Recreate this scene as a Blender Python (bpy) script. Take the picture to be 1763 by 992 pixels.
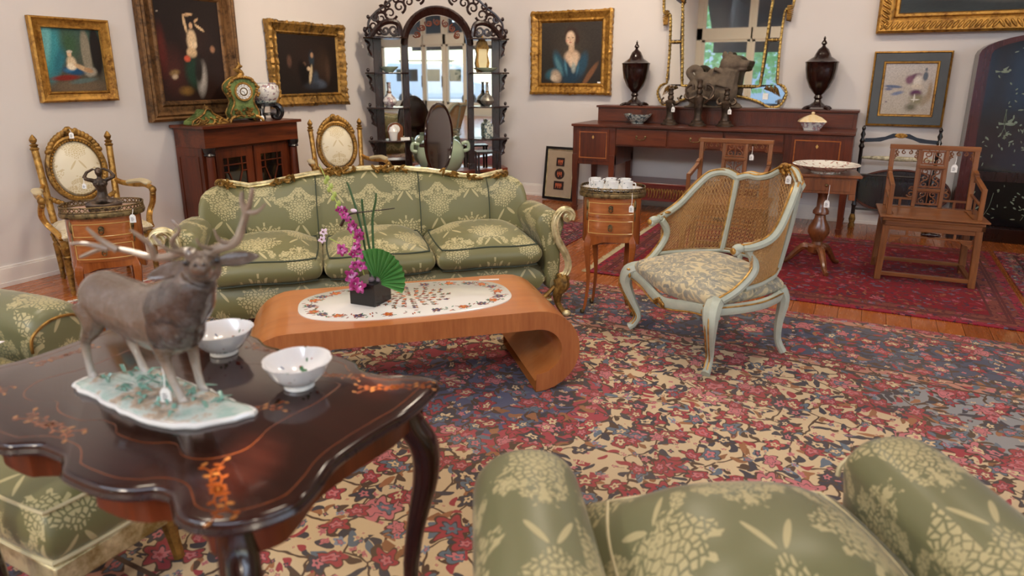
import bpy, math, random
import numpy as np
from mathutils import Vector, Matrix
for _o in list(bpy.data.objects): bpy.data.objects.remove(_o)
sc = bpy.context.scene
col = sc.collection
PI = math.pi
R = math.radians
# ---------------------------------------------------------------- camera
cd = bpy.data.cameras.new('camera'); cam = bpy.data.objects.new('camera', cd); col.objects.link(cam)
cam.location = (0, 0, 1.4)
cam.rotation_euler = (R(90 - 15.325), 0, R(27.2))
cd.sensor_width = 36; cd.lens = 1175 / 1763 * 36; cd.shift_y = -46 / 1763
cd.clip_start = 0.05; cd.clip_end = 200
cd.dof.use_dof = True; cd.dof.focus_distance = 4.1; cd.dof.aperture_fstop = 2.5
sc.camera = cam
# ---------------------------------------------------------------- world and lights
w = bpy.data.worlds.new('sky'); sc.world = w; w.use_nodes = True
_nt = w.node_tree; _bg = _nt.nodes['Background']
_sky = _nt.nodes.new('ShaderNodeTexSky'); _sky.sky_type = 'NISHITA'; _sky.sun_disc = False
_sky.sun_elevation = R(48); _sky.sun_rotation = R(200)
_nt.links.new(_sky.outputs[0], _bg.inputs[0]); _bg.inputs[1].default_value = 0.9
def lamp(kind, name, loc, power, color, target=None, **kw):
    l = bpy.data.lights.new(name, kind); l.energy = power; l.color = color
    for k, v in kw.items(): setattr(l, k, v)
    o = bpy.data.objects.new(name, l); col.objects.link(o); o.location = loc
    if target is not None:
        o.rotation_euler = (Vector(target) - Vector(loc)).to_track_quat('-Z', 'Y').to_euler()
    return o
lamp('SUN', 'sun', (5, -20, 20), 3.0, (1, .95, .86), (2, -10, 0), angle=R(1))
# daylight from the high shop windows behind the camera
lamp('AREA', 'daylight_left', (-1.5, -2.6, 4.02), 210, (.68, .82, 1), (-1.5, 3.8, .2), shape='RECTANGLE', size=7, size_y=.9)
lamp('AREA', 'daylight_right', (7.5, 0.5, 3.7), 150, (.68, .82, 1), (-1, 3.5, .3), shape='RECTANGLE', size=6, size_y=1.6)
# soft ceiling fill; the last two are added to brighten the shop front
for _i, (_x, _y, _p) in enumerate(((-3.2, 1.6, 38), (-2.2, 5.0, 55), (.6, 4.2, 34), (-.8, 1.6, 26), (-2.5, -4.5, 230), (5.5, -3.5, 200))):
    lamp('AREA', 'ceiling_fill', (_x, _y, 4.0), _p, (1, .86, .68), (_x, _y, 0), shape='DISK', size=.7)
SPOTS = [((-2.0, 4.6, 3.9), (-5.1, 5.9, 2.0), 300, 66), ((-1.6, 5.0, 3.9), (-3.2, 7.3, 2.1), 190, 60),
         ((-2.6, 2.6, 3.9), (-5.1, 3.6, 1.6), 80, 70), ((-.3, 4.9, 3.9), (-1.0, 7.3, 2.0), 90, 60),
         ((.9, 4.9, 3.9), (.5, 7.3, 1.9), 50, 60)]
SPOTS += [((1.2, -2.6, 3.9), (-.955, .775, .7), 9000, 1.6), ((1.6, -2.2, 3.9), (-.955, 1.17, .7), 8000, 1.2)]  # two narrow beams added to imitate sun patches on the dark table
for _l, _t, _p, _a in SPOTS:
    lamp('SPOT', 'track_and_sunpatch_spot', _l, _p, (1, .80, .58), _t, spot_size=R(_a), spot_blend=.8, shadow_soft_size=.03)
sc.view_settings.view_transform = 'Standard'; sc.view_settings.look = 'None'
sc.view_settings.gamma = 1; sc.view_settings.use_curve_mapping = False
sc.view_settings.exposure = 0.0

# ================================================================ helpers
def lin(c):
    return tuple((x / 12.92 if x <= .04045 else ((x + .055) / 1.055) ** 2.4) for x in c)
def hx(s):
    return lin(tuple(int(s[i:i + 2], 16) / 255 for i in (0, 2, 4)))
class G:
    """collects geometry for ONE mesh object"""
    def __init__(s): s.v = []; s.f = []; s.m = []
    def add(s, V, F, m=0):
        n = len(s.v); s.v += [tuple(p) for p in V]
        for f in F: s.f.append(tuple(i + n for i in f)); s.m.append(m)
        return s
    def box(s, x0, x1, y0, y1, z0, z1, m=0):
        V = [(x, y, z) for z in (z0, z1) for y in (y0, y1) for x in (x0, x1)]
        return s.add(V, [(0, 2, 3, 1), (4, 5, 7, 6), (0, 1, 5, 4), (1, 3, 7, 5), (3, 2, 6, 7), (2, 0, 4, 6)], m)
    def bar(s, p, q, a, b=None, m=0, up=(0, 0, 1)):
        b = b or a; p = Vector(p); q = Vector(q); d = (q - p).normalized(); u = Vector(up)
        if abs(d.dot(u)) > .95: u = Vector((0, 1, 0))
        x = d.cross(u).normalized() * a / 2; y = x.cross(d).normalized() * b / 2
        V = [c + sx * x + sy * y for c in (p, q) for sy in (-1, 1) for sx in (-1, 1)]
        return s.add(V, [(0, 2, 3, 1), (4, 5, 7, 6), (0, 1, 5, 4), (1, 3, 7, 5), (3, 2, 6, 7), (2, 0, 4, 6)], m)
    def grid(s, P, cu=False, cv=False, m=0):
        nu = len(P); nv = len(P[0]); V = [p for r in P for p in r]; F = []
        for i in range(nu if cu else nu - 1):
            for j in range(nv if cv else nv - 1):
                a, b = i, (i + 1) % nu; c, d = j, (j + 1) % nv
                F.append((a * nv + c, b * nv + c, b * nv + d, a * nv + d))
        return s.add(V, F, m)
    def rings(s, P, m=0, caps=True):
        s.grid(P, False, True, m)
        if caps:
            n = len(P[0]); k = len(s.v) - len(P) * n
            s.f.append(tuple(range(k, k + n))[::-1]); s.m.append(m)
            s.f.append(tuple(range(len(s.v) - n, len(s.v)))); s.m.append(m)
        return s
    def lathe(s, prof, n=20, c=(0, 0, 0), sx=1, sy=1, m=0, caps=True, fn=None):
        P = []
        for r, z in prof:
            row = []
            for i in range(n):
                t = 2 * PI * i / n; rr = r * (fn(t, z) if fn else 1)
                row.append((c[0] + rr * sx * math.cos(t), c[1] + rr * sy * math.sin(t), c[2] + z))
            P.append(row)
        return s.rings(P, m, caps)
    def tube(s, pts, rad, n=8, m=0, closed=False, up=(0, 0, 1), prof=None, caps=True):
        pts = [Vector(p) for p in pts]; N = len(pts)
        if not isinstance(rad, (list, tuple)): rad = [rad] * N
        if isinstance(rad, tuple): rad = [rad] * N
        P = []; u = None
        for i in range(N):
            if closed: d = pts[(i + 1) % N] - pts[i - 1]
            else: d = pts[min(i + 1, N - 1)] - pts[max(i - 1, 0)]
            d = d.normalized() if d.length > 1e-9 else Vector((0, 0, 1))
            if u is None:
                u = Vector(up)
                if abs(d.dot(u)) > .95: u = Vector((0, 1, 0)) if abs(d.y) < .9 else Vector((1, 0, 0))
            u = (u - d * u.dot(d)); u = u.normalized() if u.length > 1e-6 else d.orthogonal().normalized()
            x = d.cross(u).normalized(); r = rad[i]; ra, rb = (r if isinstance(r, (tuple, list)) else (r, r))
            if prof: P.append([pts[i] + x * (a * ra) + u * (b * rb) for a, b in prof])
            else: P.append([pts[i] + x * (ra * math.cos(2 * PI * k / n)) + u * (rb * math.sin(2 * PI * k / n)) for k in range(n)])
        if closed: return s.grid(P, True, True, m)
        return s.rings(P, m, caps)
    def ell(s, c, r, nu=12, nv=8, m=0, rot=None):
        if not isinstance(r, (tuple, list)): r = (r, r, r)
        M = rot or Matrix.Identity(3); c = Vector(c); P = []
        for i in range(nv + 1):
            a = PI * (i + .04) / (nv + .08)
            P.append([c + M @ Vector((r[0] * math.sin(a) * math.cos(2 * PI * k / nu), r[1] * math.sin(a) * math.sin(2 * PI * k / nu), -r[2] * math.cos(a))) for k in range(nu)])
        return s.rings(P, m)
    def prism(s, poly, o=(0, 0, 0), ax=(1, 0, 0), ay=(0, 0, 1), n=(0, 1, 0), h=.02, m=0):
        o = Vector(o); ax = Vector(ax); ay = Vector(ay); n = Vector(n)
        A = [o + ax * p[0] + ay * p[1] for p in poly]; B = [p + n * h for p in A]; k = len(poly)
        F = [(i, (i + 1) % k, k + (i + 1) % k, k + i) for i in range(k)]
        F += [tuple(range(k))[::-1], tuple(range(k, 2 * k))]
        return s.add(A + B, F, m)
    def soft(s, x0, x1, y0, y1, z0, z1, n=10, crown=0, bulge=0, e=.25, m=0, fn=None, cb=0):
        """upholstered block: rounded cube with a crowned top"""
        cx, cy, cz = (x0 + x1) / 2, (y0 + y1) / 2, (z0 + z1) / 2; hx_, hy, hz = (x1 - x0) / 2, (y1 - y0) / 2, (z1 - z0) / 2
        idx = {}; V = []; F = []
        def vid(a, b, c):
            k = (round(a, 4), round(b, 4), round(c, 4))
            if k not in idx:
                idx[k] = len(V)
                q = e
                ax_ = a * (1 - q * (b * b * .25 + c * c * .5) ); by = b * (1 - q * (a * a * .25 + c * c * .5))
                ax_ *= 1 + bulge * (1 - c * c) ; by *= 1 + bulge * (1 - c * c)
                cz_ = c * (1 - q * .5 * max(a * a * a * a, b * b * b * b))
                z = cz + hz * cz_
                cr = (1 - abs(a) ** 3) * (1 - abs(b) ** 3)
                if c > 0: z += crown * cr * c
                else: z += cb * cr * c
                p = (cx + hx_ * ax_, cy + hy * by, z)
                if fn: p = fn(p)
                V.append(p)
            return idx[k]
        L = [-1 + 2 * i / n for i in range(n + 1)]; nz = max(2, n // 3); Lz = [-1 + 2 * i / nz for i in range(nz + 1)]
        for c in (-1, 1):
            for i in range(n):
                for j in range(n):
                    q = [vid(L[i], L[j], c), vid(L[i + 1], L[j], c), vid(L[i + 1], L[j + 1], c), vid(L[i], L[j + 1], c)]
                    F.append(tuple(q if c > 0 else q[::-1]))
        for c in (-1, 1):
            for i in range(n):
                for k in range(nz):
                    q = [vid(L[i], c, Lz[k]), vid(L[i + 1], c, Lz[k]), vid(L[i + 1], c, Lz[k + 1]), vid(L[i], c, Lz[k + 1])]
                    F.append(tuple(q if c < 0 else q[::-1]))
                    q = [vid(c, L[i], Lz[k]), vid(c, L[i + 1], Lz[k]), vid(c, L[i + 1], Lz[k + 1]), vid(c, L[i], Lz[k + 1])]
                    F.append(tuple(q if c > 0 else q[::-1]))
        s.last_edge = [V[vid(*p)] for p in [(t, -1, 1) for t in L] + [(1, t, 1) for t in L[1:]] + [(t, 1, 1) for t in L[::-1][1:]] + [(-1, t, 1) for t in L[::-1][1:-1]]]
        s.last_low = [V[vid(*p)] for p in [(t, -1, -1) for t in L] + [(1, t, -1) for t in L[1:]] + [(t, 1, -1) for t in L[::-1][1:]] + [(-1, t, -1) for t in L[::-1][1:-1]]]
        return s.add(V, F, m)
def spline(P, n=6, closed=False):
    P = [Vector(p) for p in P]; N = len(P); out = []
    for i in range(N if closed else N - 1):
        if closed: a, b, c, d = P[i - 1], P[i], P[(i + 1) % N], P[(i + 2) % N]
        else: a, b, c, d = P[max(i - 1, 0)], P[i], P[i + 1], P[min(i + 2, N - 1)]
        for k in range(n):
            t = k / n
            out.append(.5 * ((2 * b) + (c - a) * t + (2 * a - 5 * b + 4 * c - d) * t * t + (3 * b - a - 3 * c + d) * t ** 3))
    if not closed: out.append(P[-1])
    return out
def lerp(L, n):
    """resample a list of numbers"""
    return [float(np.interp(i / (n - 1) * (len(L) - 1), range(len(L)), L)) for i in range(n)]
def obj(name, g, mats, parent=None, smooth=True, bevel=0, sub=0, remesh=0, angle=40, label=None, stuff=False, uv=False, sm=6):
    me = bpy.data.meshes.new(name); me.from_pydata(g.v, [], g.f)
    if not isinstance(mats, (list, tuple)): mats = [mats]
    for m in mats: me.materials.append(m)
    if len(mats) > 1: me.polygons.foreach_set('material_index', g.m)
    import bmesh
    b = bmesh.new(); b.from_mesh(me); bmesh.ops.recalc_face_normals(b, faces=b.faces); b.to_mesh(me); b.free()
    if smooth:
        me.polygons.foreach_set('use_smooth', [True] * len(me.polygons))
        if not (sub or remesh): me.set_sharp_from_angle(angle=R(angle))
    if uv:
        ul = me.uv_layers.new(name='UVMap'); vs = me.vertices
        for p in me.polygons:
            nx = abs(p.normal.x) > .8
            for li in p.loop_indices:
                c = vs[me.loops[li].vertex_index].co
                ul.data[li].uv = (c.y + .1, c.z) if nx else (c.x, c.z + c.y)
    o = bpy.data.objects.new(name, me); col.objects.link(o)
    if parent: o.parent = parent
    if remesh:
        d = o.modifiers.new('join', 'REMESH'); d.mode = 'VOXEL'; d.voxel_size = remesh; d.use_smooth_shade = True
        d = o.modifiers.new('smooth', 'SMOOTH'); d.factor = .5; d.iterations = sm
    if bevel:
        d = o.modifiers.new('bevel', 'BEVEL'); d.width = bevel; d.segments = 2; d.limit_method = 'ANGLE'; d.angle_limit = R(35)
    if sub:
        d = o.modifiers.new('sub', 'SUBSURF'); d.levels = sub; d.render_levels = sub
    if label: o['label'] = label
    if stuff: o['kind'] = 'stuff'
    return o
def thing(name, label, cat, loc=(0, 0, 0), rz=0, group=None, rx=0):
    o = bpy.data.objects.new(name, None); col.objects.link(o); o.empty_display_size = .1
    o.location = loc; o.rotation_euler = (R(rx), 0, R(rz)); o['label'] = label; o['category'] = cat
    if group: o['group'] = group
    return o
def copy_thing(r, loc, rz, label):
    m = {}
    def cp(o, par):
        c = o.copy(); col.objects.link(c)
        if par: c.parent = par
        for ch in list(o.children): cp(ch, c)
        return c
    c = cp(r, None); c.location = loc; c.rotation_euler = (r.rotation_euler[0], 0, R(rz)); c['label'] = label
    return c
def struct(name, g, mats, parent=None, **k):
    o = obj(name, g, mats, parent, **k)
    if not parent: o['kind'] = 'structure'
    return o
# ================================================================ materials
class NT:
    def __init__(s, name):
        s.mat = bpy.data.materials.new(name); s.mat.use_nodes = True; s.t = s.mat.node_tree; s.b = s.t.nodes['Principled BSDF']
    def set(s, sock, v):
        if isinstance(v, bpy.types.NodeSocket): s.t.links.new(v, sock)
        elif v is not None:
            if isinstance(v, (tuple, list)) and len(v) == 3 and len(sock.default_value) == 4: v = (*v, 1)
            sock.default_value = v
    def math(s, op, a, b=None, c=None, clamp=False):
        n = s.t.nodes.new('ShaderNodeMath'); n.operation = op; n.use_clamp = clamp
        for i, v in enumerate((a, b, c)): s.set(n.inputs[i], v)
        return n.outputs[0]
    def vm(s, op, a, b=None):
        n = s.t.nodes.new('ShaderNodeVectorMath'); n.operation = op; s.set(n.inputs[0], a); s.set(n.inputs[1], b)
        return n.outputs[1] if op in ('LENGTH', 'DISTANCE') else n.outputs[0]
    def mix(s, f, a, b, mode='MIX'):
        n = s.t.nodes.new('ShaderNodeMix'); n.data_type = 'RGBA'; n.blend_type = mode
        s.set(n.inputs[0], f); s.set(n.inputs[6], a); s.set(n.inputs[7], b); return n.outputs[2]
    def noise(s, vec, scale, detail=3, rough=.5, dist=0, colr=False):
        n = s.t.nodes.new('ShaderNodeTexNoise'); s.set(n.inputs['Vector'], vec)
        n.inputs['Scale'].default_value = scale; n.inputs['Detail'].default_value = detail
        n.inputs['Roughness'].default_value = rough; n.inputs['Distortion'].default_value = dist
        return n.outputs[1 if colr else 0]
    def vor(s, vec, scale, feature='F1', dim='2D', rnd=1.0):
        n = s.t.nodes.new('ShaderNodeTexVoronoi'); n.voronoi_dimensions = dim; n.feature = feature
        s.set(n.inputs['Vector'], vec); n.inputs['Scale'].default_value = scale; n.inputs['Randomness'].default_value = rnd
        return n
    def ramp(s, f, stops, const=False):
        n = s.t.nodes.new('ShaderNodeValToRGB'); s.set(n.inputs[0], f); e = n.color_ramp.elements
        if const: n.color_ramp.interpolation = 'CONSTANT'
        while len(e) < len(stops): e.new(.5)
        for i, (p, c) in enumerate(stops): e[i].position = p; e[i].color = (*c, 1) if len(c) == 3 else c
        return n.outputs[0]
    def sep(s, v):
        n = s.t.nodes.new('ShaderNodeSeparateXYZ'); s.set(n.inputs[0], v); return n.outputs
    def comb(s, x, y, z=0.0):
        n = s.t.nodes.new('ShaderNodeCombineXYZ')
        for i, v in enumerate((x, y, z)): s.set(n.inputs[i], v)
        return n.outputs[0]
    def co(s, k='Object'): return s.t.nodes.new('ShaderNodeTexCoord').outputs[k]
    def map(s, v, sc_=(1, 1, 1), rot=(0, 0, 0), loc=(0, 0, 0)):
        n = s.t.nodes.new('ShaderNodeMapping'); s.set(n.inputs[0], v); n.inputs['Scale'].default_value = sc_
        n.inputs['Rotation'].default_value = rot; n.inputs['Location'].default_value = loc; return n.outputs[0]
    def attr(s, name):
        n = s.t.nodes.new('ShaderNodeAttribute'); n.attribute_name = name; return n.outputs[0]
    def info(s): return s.t.nodes.new('ShaderNodeObjectInfo').outputs['Random']
    def end(s, c=None, rough=None, metal=None, bump=None, bs=.3, bd=.01, coat=0, sheen=0, spec=None, alpha=None, em=None, es=0):
        b = s.b
        s.set(b.inputs['Base Color'], c); s.set(b.inputs['Roughness'], rough); s.set(b.inputs['Metallic'], metal)
        if coat: b.inputs['Coat Weight'].default_value = coat; b.inputs['Coat Roughness'].default_value = .08
        if sheen: b.inputs['Sheen Weight'].default_value = sheen; b.inputs['Sheen Roughness'].default_value = .4
        if spec is not None: b.inputs['Specular IOR Level'].default_value = spec
        if alpha is not None: s.set(b.inputs['Alpha'], alpha)
        if em is not None: s.set(b.inputs['Emission Color'], em); b.inputs['Emission Strength'].default_value = es
        if bump is not None:
            n = s.t.nodes.new('ShaderNodeBump'); n.inputs['Strength'].default_value = bs; n.inputs['Distance'].default_value = bd
            s.set(n.inputs['Height'], bump); s.t.links.new(n.outputs[0], b.inputs['Normal'])
        return s.mat
    def flower(s, v, scale, petals=5, Rr=.42, dip=.3, rnd=1.0):
        """random rosettes: returns t (0 centre, 1 rim) and a per-flower random colour"""
        n = s.vor(v, scale, 'F1', '2D', rnd)
        d = s.vm('SUBTRACT', v, n.outputs['Position']); x, y, z = s.sep(d)
        r = s.math('MULTIPLY', s.math('SQRT', s.math('ADD', s.math('MULTIPLY', x, x), s.math('MULTIPLY', y, y))), scale)
        rc = s.sep(n.outputs['Color'])
        a = s.math('ADD', s.math('ARCTAN2', y, x), s.math('MULTIPLY', rc[0], 6.28))
        pr = s.math('MULTIPLY_ADD', s.math('COSINE', s.math('MULTIPLY', a, float(petals))), Rr * dip * .5, Rr * (1 - dip * .5))
        return s.math('DIVIDE', r, pr), rc
    def leaf(s, v, scale, a=.42, b=.15, rnd=1.0):
        n = s.vor(v, scale, 'F1', '2D', rnd); d = s.vm('SUBTRACT', v, n.outputs['Position']); x, y, z = s.sep(d)
        rc = s.sep(n.outputs['Color']); an = s.math('MULTIPLY', rc[0], 6.28)
        cs, sn = s.math('COSINE', an), s.math('SINE', an)
        p = s.math('MULTIPLY', s.math('ADD', s.math('MULTIPLY', x, cs), s.math('MULTIPLY', y, sn)), scale / a)
        q = s.math('MULTIPLY', s.math('SUBTRACT', s.math('MULTIPLY', y, cs), s.math('MULTIPLY', x, sn)), scale / b)
        q = s.math('ADD', q, s.math('MULTIPLY', s.math('MULTIPLY', p, p), .7))
        return s.math('SQRT', s.math('ADD', s.math('MULTIPLY', p, p), s.math('MULTIPLY', q, q))), rc
def plain(name, c, rough=.5, metal=0, var=.15, scale=12, bump=0, coat=0, sheen=0, spec=None):
    n = NT(name); f = n.noise(n.co(), scale, 4)
    c2 = tuple(x * (1 - var) for x in c); c1 = tuple(min(1, x * (1 + var)) for x in c)
    return n.end(n.mix(f, c2, c1), rough, metal, f if bump else None, bump, .01, coat, sheen, spec)
def wood(name, dark, light, rough=.35, coat=.3, axis=0, scale=6, band=.35):
    n = NT(name); sc3 = [1, 1, 1]; sc3[axis] = .1
    v = n.map(n.co(), tuple(sc3)); a = n.noise(v, scale, 4, .6, 1.2); b = n.noise(v, scale * 9, 3, .7)
    f = n.math('ADD', n.math('MULTIPLY', a, 1 - band), n.math('MULTIPLY', b, band))
    r = n.ramp(f, [(.32, dark), (.68, light)])
    return n.end(r, n.math('MULTIPLY_ADD', b, .15, rough - .07), 0, b, .06, .004, coat)
def gilt(name, c1, c2, rough=.36, metal=.75, scale=30, bump=.5):
    n = NT(name); a = n.noise(n.co(), scale, 5, .65); b = n.noise(n.co(), scale * .3, 3)
    f = n.math('ADD', n.math('MULTIPLY', a, .6), n.math('MULTIPLY', b, .4))
    return n.end(n.ramp(f, [(.36, c2), (.56, c1)]), n.math('MULTIPLY_ADD', a, .3, rough - .12), metal, a, bump, .006)
def damask(name, ground, motif, rough=.42, W=.42, H=.38, k=1.0, coord='UV'):
    n = NT(name); x, y, z = n.sep(n.map(n.co(coord), (k, k, k)))
    mu = lambda u, s: n.math('SUBTRACT', n.math('ABSOLUTE', n.math('SUBTRACT', n.math('MODULO', n.math('ADD', u, 50 * W + s), W), W / 2)), 0.0)
    mv = lambda u, s: n.math('SUBTRACT', n.math('MODULO', n.math('ADD', u, 50 * H + s), H), H / 2)
    u1, v1 = mu(x, 0.), mv(y, 0.); u2, v2 = mu(x, W / 2), mv(y, H / 2)
    out = None
    for (u, v, rx, ry, vs) in ((u1, v1, .115, .088, 56), (u2, v2, .085, .105, 60)):
        wu = n.noise(n.comb(u, v), 30, 2, .5)
        r = n.math('SQRT', n.math('ADD', n.math('POWER', n.math('DIVIDE', u, rx), 2.), n.math('POWER', n.math('DIVIDE', v, ry), 2.)))
        a = n.math('ARCTAN2', v, u)
        rim = n.math('ADD', n.math('MULTIPLY_ADD', n.math('COSINE', n.math('MULTIPLY', a, 8.)), .10, .62), n.math('MULTIPLY', wu, .55))
        t = n.math('DIVIDE', r, rim)
        mir = n.comb(u, v); vo = n.vor(mir, vs, 'DISTANCE_TO_EDGE')
        pet = n.math('GREATER_THAN', vo.outputs['Distance'], n.math('MULTIPLY_ADD', t, .13, .05))
        m = n.math('MULTIPLY', n.math('LESS_THAN', t, 1.), pet)
        stem = n.math('MULTIPLY', n.math('LESS_THAN', n.math('ABSOLUTE', n.math('SUBTRACT', n.math('MODULO', n.math('MULTIPLY', a, 2.2), 1.), .5)), .16), n.math('MULTIPLY', n.math('GREATER_THAN', t, .95), n.math('LESS_THAN', t, 1.22)))
        m = n.math('MAXIMUM', m, stem)
        ax = n.math('SUBTRACT', u, n.math('MULTIPLY', n.math('ADD', v, ry * .9), -.55))
        lf = n.math('ADD', n.math('POWER', n.math('DIVIDE', ax, .008), 2.), n.math('POWER', n.math('DIVIDE', n.math('ADD', v, ry + .042), .036), 2.))
        m = n.math('MAXIMUM', m, n.math('LESS_THAN', lf, 1.))
        out = m if out is None else n.math('MAXIMUM', out, m)
    mir = n.comb(u1, y)
    nz = n.noise(mir, 34, 2, .5)
    gv = n.math('SUBTRACT', mv(y, .10), n.math('MULTIPLY', n.math('COSINE', n.math('MULTIPLY', x, 4 * PI / W)), .040))
    gl = n.math('LESS_THAN', n.math('ABSOLUTE', gv), n.math('MULTIPLY', n.math('MAXIMUM', n.math('SUBTRACT', nz, .33), 0.), .13))
    cut = n.math('GREATER_THAN', n.vor(mir, 60, 'DISTANCE_TO_EDGE').outputs['Distance'], .07)
    out = n.math('MAXIMUM', out, n.math('MULTIPLY', gl, cut))
    weave = n.noise(n.map(n.co(coord), (260 * k, 900 * k, 1)), 1, 1)
    fade = n.noise(n.co(coord), 3.0, 2)
    g = n.mix(fade, tuple(c * .85 for c in ground), tuple(c * 1.15 for c in ground))
    mt = n.mix(weave, tuple(c * .8 for c in motif), motif)
    c = n.mix(n.math('MULTIPLY', out, .82), g, mt)
    return n.end(c, n.math('MULTIPLY_ADD', out, .18, rough), 0, out, .12, .003, 0, .14, .55)
# ---------------------------------------------------------------- shared materials
M_wall = (lambda n: n.end(n.mix(n.noise(n.co(), 2.2, 3), hx('cfc9c6'), hx('d9d3cf')), .85, 0, n.noise(n.co(), 90, 3), .05, .003))(NT('painted_wall'))
M_white = plain('white_trim', hx('e6e1da'), .4, var=.04)
M_ceil = plain('ceiling_paint', hx('cfc8c0'), .9, var=.04)
mahog = wood('mahogany', hx('2c0f06'), hx('763616'), .34, .15, 0, 5)
mahogv = wood('mahogany_upright', hx('2a0e06'), hx('6e3014'), .34, .15, 2, 5)
darkwood = wood('dark_wood', hx('120706'), hx('2d130d'), .28, .3, 2, 5)
rosewood = wood('polished_rosewood', hx('150706'), hx('36160f'), .13, .45, 0, 4)
walnut = wood('walnut_burr', hx('4a2613'), hx('94582f'), .3, .4, 2, 7)
elm = wood('elm', hx('542c12'), hx('9c602e'), .42, .15, 0, 6)
elmv = wood('elm_upright', hx('542c12'), hx('9e6230'), .42, .15, 2, 6)
king = wood('tulipwood', hx('6b2f12'), hx('b2652f'), .24, .5, 2, 6)
kingx = wood('tulipwood_veneer', hx('77371a'), hx('bb713a'), .24, .5, 0, 6)
satin = wood('satinwood_line', hx('b98a45'), hx('d8b26c'), .3, .4, 0, 6)
teak = wood('teak_top', hx('a8602d'), hx('c98046'), .30, .35, 0, 3, .3)
teakv = wood('teak_edge', hx('8a4a24'), hx('b87240'), .36, .2, 2, 7)
black = plain('ebonised', hx('141112'), .3, coat=.4)
gold = gilt('gilt', hx('cfa258'), hx('6e4a1c'))
gold_d = gilt('old_gilt', hx('a8803f'), hx('40290f'), .44, .6)
gold_b = gilt('bright_gilt', hx('bb8c40'), hx('6b4316'), .38, .62, 34, .8)
gold_p = gilt('pale_gilt', hx('e9dcae'), hx('8f7a44'), .36, .55, 22)
brass = gilt('patinated_brass', hx('8d7750'), hx('2d2419'), .4, .8, 60)
bronze = gilt('dark_bronze', hx('5a4a3c'), hx('1b1512'), .35, .6, 30)
glassd = plain('dark_glass', hx('0d0c0b'), .06, spec=.8)
mirror = NT('mirror_silver').end(hx('d6dbd8'), .015, 1.0)
porc = plain('white_porcelain', hx('e9e9e6'), .12, var=.03, coat=.5)
G_GREEN = damask('green_damask', hx('76734b'), hx('d0c290'))
G_CREAM = damask('cream_damask', hx('d6ccb2'), hx('c3b085'), .45, .42, .4)
seamm = plain('dark_piping', hx('3c4434'), .7)
creamp = plain('cream_piping', hx('cfc39a'), .6)
tagm = plain('tag_card', hx('efeeea'), .6, var=.02)
inkm = plain('tag_ink', hx('39363a'), .6)
def canvas_mat(name='oil_paint', rough=.38):
    n = NT(name); c = n.attr('Col'); f = n.noise(n.co(), 60, 4, .7)
    return n.end(n.mix(n.math('MULTIPLY', f, .35), c, n.mix(.5, c, (0, 0, 0))), rough, 0, f, .15, .002, 0, 0, .35)
paintm = canvas_mat()

# ---------------------------------------------------------------- the setting
XL, XR, YB, YF, ZC = -5.12, 9.0, 7.34, -8.0, 4.2
floor = struct('floor', G().box(XL, XR, YF, YB, -.06, -.012), plain('subfloor', hx('3a1d0e'), .6))
fm = []
for i, (a, b) in enumerate((('8a4318', 'b4682e'), ('964b1d', 'bf7235'), ('7d3c15', 'a85e29'))):
    fm.append(wood('floorboard_%d' % i, hx(a), hx(b), .26, .35, 1, 4))
random.seed(4)
pw = .13; k = 0; pcache = {}
y0s = 1.2
x = XL + .02
cnt = 0
while x < 2.6:
    y = 1.2 - random.random() * 1.5
    while y < YB:
        L = random.choice((2.1, 2.6, 3.1)); a = max(y, 1.2); b = min(y + L, YB)
        if b - a > .1:
            key = (round(b - a, 2), cnt % 3)
            if key not in pcache:
                o = obj('plank', G().box(0.0012, pw - .0012, .001, b - a - .001, -.02, 0), fm[cnt % 3], floor, smooth=False, bevel=.0012)
                pcache[key] = o.data
            else:
                o = bpy.data.objects.new('plank', pcache[key]); col.objects.link(o); o.parent = floor
            o.location = (x, a, 0); cnt += 1
        y += L
    x += pw
g = G()
xx = XL
while xx < XR - .13:
    if xx < 2.6: g.box(xx + .001, xx + pw - .001, YF, 1.2, -.02, 0)
    else: g.box(xx + .001, xx + pw - .001, YF, YB, -.02, 0)
    xx += pw
obj('boards_beyond_view', g, fm[0], floor, smooth=False, stuff=True)
struct('wall_left', G().box(XL - .15, XL, YF, YB + .15, 0, ZC), M_wall)
struct('wall_back', G().box(XL, XR + .15, YB, YB + .15, 0, ZC), M_wall)
struct('ceiling', G().box(XL - .15, XR + .15, YF - .15, YB + .15, ZC, ZC + .12), M_ceil)
def skirting(name, x0, x1, y0, y1, ax):
    g = G().box(x0, x1, y0, y1, 0, .125)
    if ax == 'x': g.box(x0, x1, y0 - .006, y1, 0, .03); g.box(x0, x1, y0 + .006, y1, .125, .14)
    else: g.box(x0, x1 + .006, y0, y1, 0, .03); g.box(x0, x1 - .006, y0, y1, .125, .14)
    struct(name, g, M_white, smooth=False, bevel=.002)
skirting('baseboard_left', XL, XL + .018, YF, YB, 'y'); skirting('baseboard_back', XL, XR, YB - .018, YB, 'x')
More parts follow.
